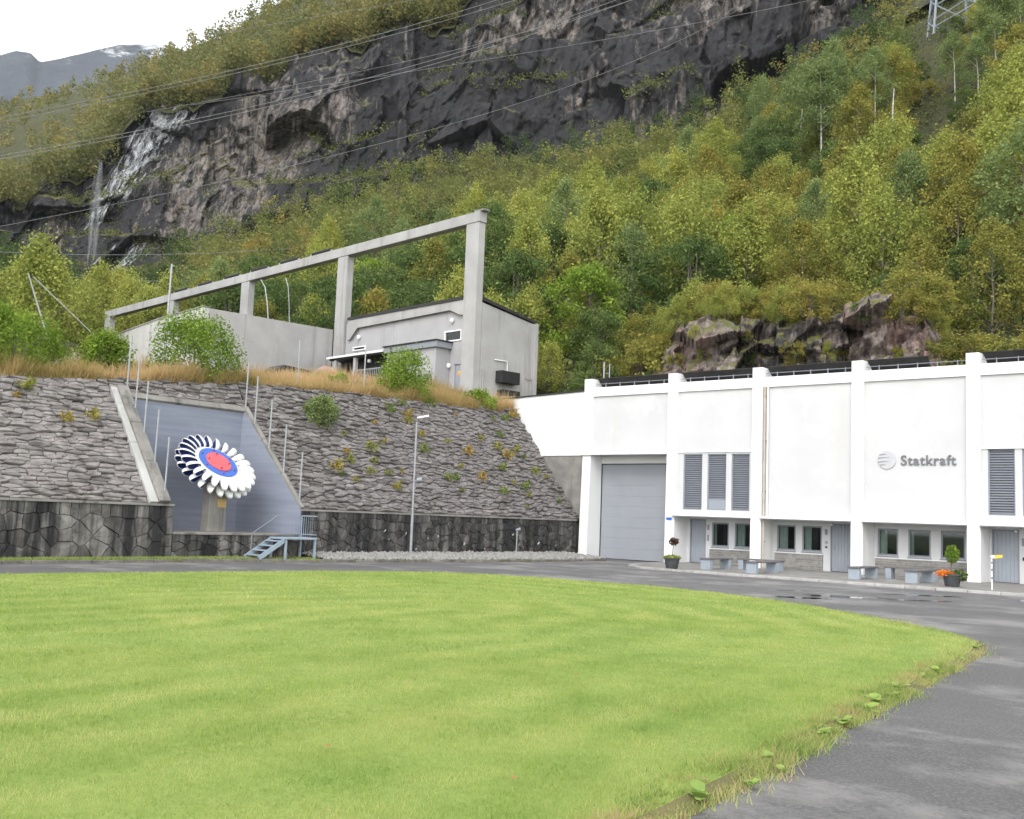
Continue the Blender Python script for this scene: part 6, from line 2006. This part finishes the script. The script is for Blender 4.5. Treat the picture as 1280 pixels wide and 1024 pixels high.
def cascade(az0, az1, u0, u1, n_, spread, seed):
    r = np.random.default_rng(seed); mb = MB()
    for q in range(n_):
        t = r.random(); az = az0 + (az1 - az0) * t + r.normal() * spread; u = u0 + (u1 - u0) * t + r.normal() * 0.03
        ln = r.uniform(0.02, 0.075); wd = r.uniform(0.12, 0.55); vs = []
        for k in range(6):
            for sgn in (-1, 1):
                a_ = az + (k / 5 - 0.5) * (az1 - az0) * 0.10 + math.degrees(sgn * wd * math.sin(math.pi * (k + 0.5) / 6) / 262)
                c = cliff_at(a_, u - ln * (k / 5 - 0.5)); tq = math.radians(a_)
                vs.append((c[0] - math.sin(tq) * 0.5, c[1] - math.cos(tq) * 0.5, c[2] + 0.25))
        mb.add(vs, [(2 * k, 2 * k + 1, 2 * k + 3, 2 * k + 2) for k in range(5)])
    mb.build('cascade', M['cascade'], wf_)
cascade(-59.4, -62.6, 1.98, 1.50, 420, 0.55, 1)
cascade(-60.8, -63.9, 1.16, 0.98, 220, 0.4, 2)
# dry grass along the terrace edge
r = np.random.default_rng(44)
cnt = 70000
Y = r.uniform(-37, 0.1, cnt); w = r.random(cnt) ** 1.9 * 9.0 - 0.12
X = edge_x(Y) - w
cl = fbm(X * 0.8, Y * 0.8, 0, 3, 4)
k = cl > 0.33
X, Y, cl, w = X[k], Y[k], cl[k], w[k]
zb = terrace_z(X, Y) - 0.03
h = (0.26 + 0.95 * np.clip(cl - 0.33, 0, 1) * 1.6) * (0.5 + 0.8 * r.random(len(X)))
v, f = blades(X, Y, zb, h, 0.03, r, 0.8)
tn = np.clip(0.42 + 0.9 * (fbm(X * 0.35, Y * 0.35, 3, 2, 6) - 0.35) + 0.35 * (r.random(len(X)) - 0.5), 0, 1)
tag(link('dry_grass', np_mesh('dry_grass', v, f, M['dry_grass'], tn)), 'tall straw coloured grass along the top of the stone slope', 'grass', kind='stuff')

# bushes along the terrace edge
def make_bush(seed, h, rad, n, per, ls, mat):
    r = np.random.default_rng(seed)
    a = r.random(n) * 6.283; q = np.sqrt(r.random(n)); zz = h * (0.12 + 0.85 * r.random(n) ** 0.8)
    env = np.sqrt(np.clip(1 - (zz / h - 0.35) ** 2 / 0.5, 0.05, 1))
    c = np.stack([np.cos(a) * q * rad * env, np.sin(a) * q * rad * env, zz], -1)
    p = np.repeat(c, per, 0) + r.normal(size=(n * per, 3)) * np.array((0.16, 0.16, 0.22)) * (h / 2.2)
    p[:, 2] = np.abs(p[:, 2])
    v, f = leaf_quads(p, ls, r, 0.2, 0.45)
    crown = np_mesh('foliage', v, f, M[mat], np.clip(0.4 * np.repeat(r.random(n), per) + 0.6 * r.random(len(p)), 0, 1))
    tb = MB()
    for i in range(12):
        tb.tube([(0, 0, -0.15), tuple(c[i] * 0.5 + np.array((0, 0, 0.1))), tuple(c[i])], 0.022, 4, 0.006, cap=False)
    return tb.mesh('stem', M['bark']), crown
def bush(x_, y_, z_, seed, h, rad, label, mat='leaf_fresh', n=70, per=70, ls=0.13):
    o = empty('bush', (x_, y_, z_)); tag(o, label, 'bush', 'bushes along the terrace edge')
    st_, cr_ = make_bush(seed, h, rad, n, per, ls, mat)
    link('stem', st_, o); link('foliage', cr_, o)
tz = lambda X, Y: float(terrace_z(X, Y)) - 0.1
bush(-5.0, -26.0, tz(-5.0, -26.0), 1, 2.2, 1.9, 'large bright green bush above the left end of the stone slope', n=110)
bush(-5.1, -29.2, tz(-5.1, -29.2), 2, 2.4, 2.0, 'large green bush cut by the left edge of the picture', n=110)
bush(-7.2, -21.4, tz(-7.2, -21.4), 3, 1.7, 0.9, 'small pale green bush before the pale concrete wall')
bush(-5.0, -18.9, tz(-5.0, -18.9), 4, 2.6, 1.75, 'big rounded green bush above the niche', n=120)
bush(-5.3, -7.3, tz(-5.3, -7.3), 5, 2.3, 1.5, 'yellow green bush before the lean-to of the concrete building', 'leaf_fresh', n=95)
bush(-4.9, -2.4, tz(-4.9, -2.4), 6, 1.0, 0.95, 'low yellow green bush at the right end of the terrace edge', n=40)
x_, y_, z_ = on_slope(-14.3, 4.2, 0.0)
bush(x_, y_, z_, 7, 1.25, 0.75, 'grey green bush growing out of the stone slope right of the niche', 'leaf_grey', n=60, ls=0.11)
bush(-5.6, -11.2, tz(-5.6, -11.2), 8, 0.9, 0.6, 'small yellowish bush in the dry grass by the railing', 'leaf_fresh', n=28)

# ferns in the joints of the stone slope
FERN = [(-13.51, 2.99), (-13.66, 2.55), (-11.1, 3.76), (-12.07, 3.27), (-11.0, 4.85), (-13.22, 3.98), (-8.71, 5.53), (-8.83, 5.18), (-8.31, 4.45), (-8.9, 3.53), (-6.24, 6.48), (-5.07, 6.07), (-6.74, 4.21), (-5.85, 3.66), (-6.8, 2.73), (-8.24, 1.94), (-7.73, 1.96), (-5.87, 2.15), (-7.52, 1.33), (-4.15, 4.68), (-2.59, 5.06), (-3.39, 4.19), (-3.89, 2.82), (-2.89, 3.67), (-4.71, 1.36), (-3.51, 2.02), (-1.89, 4.12), (-1.41, 6.24), (-0.38, 6.6), (-2.25, 6.2), (-1.55, 3.71), (-1.31, 2.8), (-0.48, 2.57), (-2.91, 1.31), (-2.96, 1.72), (-3.54, 0.55), (-0.59, 1.08), (-14.52, 2.11), (-14.4, 1.75), (-12.72, 1.98), (-11.7, 1.99), (-10.89, 2.17), (-8.62, 6.23), (-13.75, 1.51), (-9.8, 5.72), (-12.27, 2.62), (-11.72, 1.23), (-6.59, 6.6), (-25.41, 3.24), (-24.44, 3.49), (-26.42, 4.42), (-26.76, 4.07)]
fv = []
for s in range(4):
    r = np.random.default_rng(300 + s)
    n_ = 90
    a = r.random(n_) * 6.283; q = r.random(n_)
    p = np.stack([np.cos(a) * q * 0.22 + 0.06, np.sin(a) * q * 0.24, 0.05 + 0.30 * r.random(n_) * (1 - 0.5 * q)], -1)
    v, f = leaf_quads(p, 0.10, r, 0.3, 0.4)
    fv.append(np_mesh('fronds', v, f, M['leaf_fern'], r.random(n_)))
for i, (Y, t) in enumerate(FERN):
    x_, y_, z_ = on_slope(Y, t, 0.03)
    o = link('fern', fv[i % 4], None, (x_, y_, z_))
    s = rnd.uniform(0.6, 1.6)
    o.scale = (s, s, s); o.rotation_euler = (0, math.radians(25), rnd.uniform(-0.6, 0.6))
    where = 'near the niche' if Y < -12.5 else ('left of the lamp post' if Y < -10.2 else ('right of the lamp post' if Y < -5 else 'near the white wall'))
    hi = 'top' if t > 4.8 else ('middle' if t > 2.4 else 'foot')
    lab = ('small yellow green fern at the %s of the stone slope %s' % (hi, where)) if Y > -18 else 'tiny reddish tuft growing on the left stone slope'
    tag(o, lab, 'fern', ('ferns at the %s of the slope %s' % (hi, where)) if Y > -18 else 'tufts on the left slope')

# broad leaved weeds at the lawn's edge
def leaf_mesh(L, W):
    mb = MB()
    out = [(0.0, 0), (0.25, 0.34), (0.5, 0.5), (0.75, 0.42), (0.92, 0.2), (1.0, 0)]
    vs = [(x * L, 0, 0.10 * L * math.sin(x * 2.6) - 0.12 * L * x * x) for x, _ in out]
    up = [(x * L, w * W, 0.10 * L * math.sin(x * 2.6) - 0.12 * L * x * x + 0.10 * w * W) for x, w in out[1:-1]]
    dn = [(p[0], -p[1], p[2]) for p in up]
    mb.add(vs + up + dn, [(0, 1, 6), (1, 2, 7, 6), (2, 3, 8, 7), (3, 4, 9, 8), (4, 5, 9), (0, 10, 1), (1, 10, 11, 2), (2, 11, 12, 3), (3, 12, 13, 4), (4, 13, 5)])
    me = mb.mesh('leaf', M['leaf_weed'], smooth=True)
    a = me.attributes.new("tint", 'FLOAT', 'FACE')
    a.data.foreach_set("value", [0.4 + 0.05 * (i % 3) for i in range(len(me.polygons))])
    return me
LM = [leaf_mesh(0.14, 0.13), leaf_mesh(0.12, 0.12), leaf_mesh(0.17, 0.10)]
WEEDS = [(27.22, -35.35, 1.1), (27.05, -34.85, 0.7), (26.98, -34.3, 0.8), (26.95, -33.95, 0.95), (26.80, -33.3, 0.7), (26.72, -32.7, 1.0), (26.62, -32.1, 0.8), (26.50, -31.1, 1.15), (26.42, -30.6, 0.9), (26.30, -29.6, 1.0), (26.10, -28.3, 0.9), (25.95, -27.0, 1.1), (25.80, -25.6, 0.9), (25.55, -24.0, 1.0), (25.2, -22.9, 0.9), (26.35, -30.1, 0.7), (26.0, -27.6, 0.8)]
order = ['nearest the camera', 'second from the camera', 'third from the camera', 'fourth from the camera', 'fifth from the camera', 'sixth from the camera', 'seventh from the camera', 'eighth from the camera', 'ninth from the camera', 'tenth from the camera', 'eleventh from the camera', 'twelfth from the camera', 'thirteenth from the camera', 'fourteenth from the camera', 'fifteenth from the camera', 'sixteenth from the camera', 'farthest along the lawn edge']
for i, (x_, y_, s) in enumerate(sorted(WEEDS, key=lambda w: w[1])):
    s *= rnd.uniform(0.45, 0.95)
    x_ += rnd.uniform(-0.16, 0.10); y_ += rnd.uniform(-0.15, 0.15)
    o = empty('weed', (x_, y_, 0.03)); o.scale = (s, s, s)
    tag(o, 'broad leaved weed at the edge of lawn and asphalt, ' + order[i], 'weed', 'weeds along the lawn edge')
    for q in range(rnd.randint(6, 12)):
        lf = link('leaf', LM[rnd.randint(0, 2)], o)
        lf.rotation_euler = (rnd.uniform(-0.3, 0.3), rnd.uniform(-0.75, -0.05), rnd.uniform(0, 6.28))
        lf.location = (rnd.uniform(-.03, .03), rnd.uniform(-.03, .03), rnd.uniform(0.0, 0.05))
        k_ = rnd.uniform(0.7, 1.2); lf.scale = (k_, k_, k_)
# dead leaves lying on the lawn and on the road
LIT = [(26.0, -36.2, 'on the lawn'), (24.5, -36.5, 'on the lawn'), (22.4, -33.6, 'on the lawn'), (23.5, -32.0, 'on the lawn'), (20.9, -31.2, 'on the lawn'), (25.4, -33.0, 'on the lawn'), (24.2, -29.5, 'on the lawn'), (20.9, -11.2, 'on the road')]
lm_ = leaf_mesh(0.075, 0.05); lm_.materials.clear(); lm_.materials.append(M['litter'])
for x_, y_, w in LIT:
    o = link('fallen_leaf', lm_, None, (x_, y_, 0.10 if 'lawn' in w else 0.004)); o.rotation_euler = (0, 0, rnd.uniform(0, 6))
    tag(o, 'small brown fallen leaf lying ' + w, 'leaf', 'fallen leaves ' + w)

# boulders behind the wing wall
r_ = random.Random(61)
for i, (x_, y_, s) in enumerate([(-6.3, 8.0, 0.85), (-5.2, 7.2, 0.55), (-4.0, 6.4, 0.5), (-7.0, 9.2, 0.7), (-3.0, 5.0, 0.35)]):
    vv = ico * np.array((1.2, 0.9, 0.8)) * s * (1 + np.random.default_rng(i).uniform(-.25, .25, (12, 1)))
    mb = MB().add([tuple(p) for p in vv], [tuple(f) for f in icf])
    o = mb.build('boulder', M['boulder'], None, loc=(x_, y_, 8.2 + 0.3 * s), bevel=0.05 * s)
    tag(o, ['large pale boulder beside the concrete building', 'smaller pale boulder right of the large one', 'pale rock showing above the wing wall cap', 'pale boulder against the side of the concrete building', 'smallest pale rock above the wing wall'][i], 'boulder', 'boulders behind the wing wall')
# aerial mast behind the white roof
o = empty('aerial', (-0.5, 3.0, 8.1)); tag(o, 'thin aerial mast with two short rods behind the left end of the roof', 'aerial')
MB().tube([(0, 0, -0.4), (0, 0, 2.0)], 0.03, 6).build('mast', M['galv'], o)
MB().tube([(-0.35, 0, 0.9), (-0.35, 0, 2.1)], 0.045, 6).build('rod', M['galv'], o)
MB().tube([(-0.35, 0, 1.5), (0, 0, 1.5)], 0.02, 5).build('crossbar', M['galv'], o)

# ================================================================== AIR
mt = bpy.data.materials.new('valley_haze'); mt.use_nodes = True
nt = mt.node_tree; nt.nodes.remove(nt.nodes["Principled BSDF"])
vol = N(nt, "ShaderNodeVolumePrincipled")
vol.inputs["Color"].default_value = (0.86, 0.92, 1.0, 1)
vol.inputs["Density"].default_value = 0.00005
nt.links.new(vol.outputs[0], nt.nodes["Material Output"].inputs["Volume"])
hz = MB().box(-4300, 1300, -1300, 3300, -8, 1700).build('haze', mt)
tag(hz, 'thin pale air filling the valley', 'haze', kind='stuff')
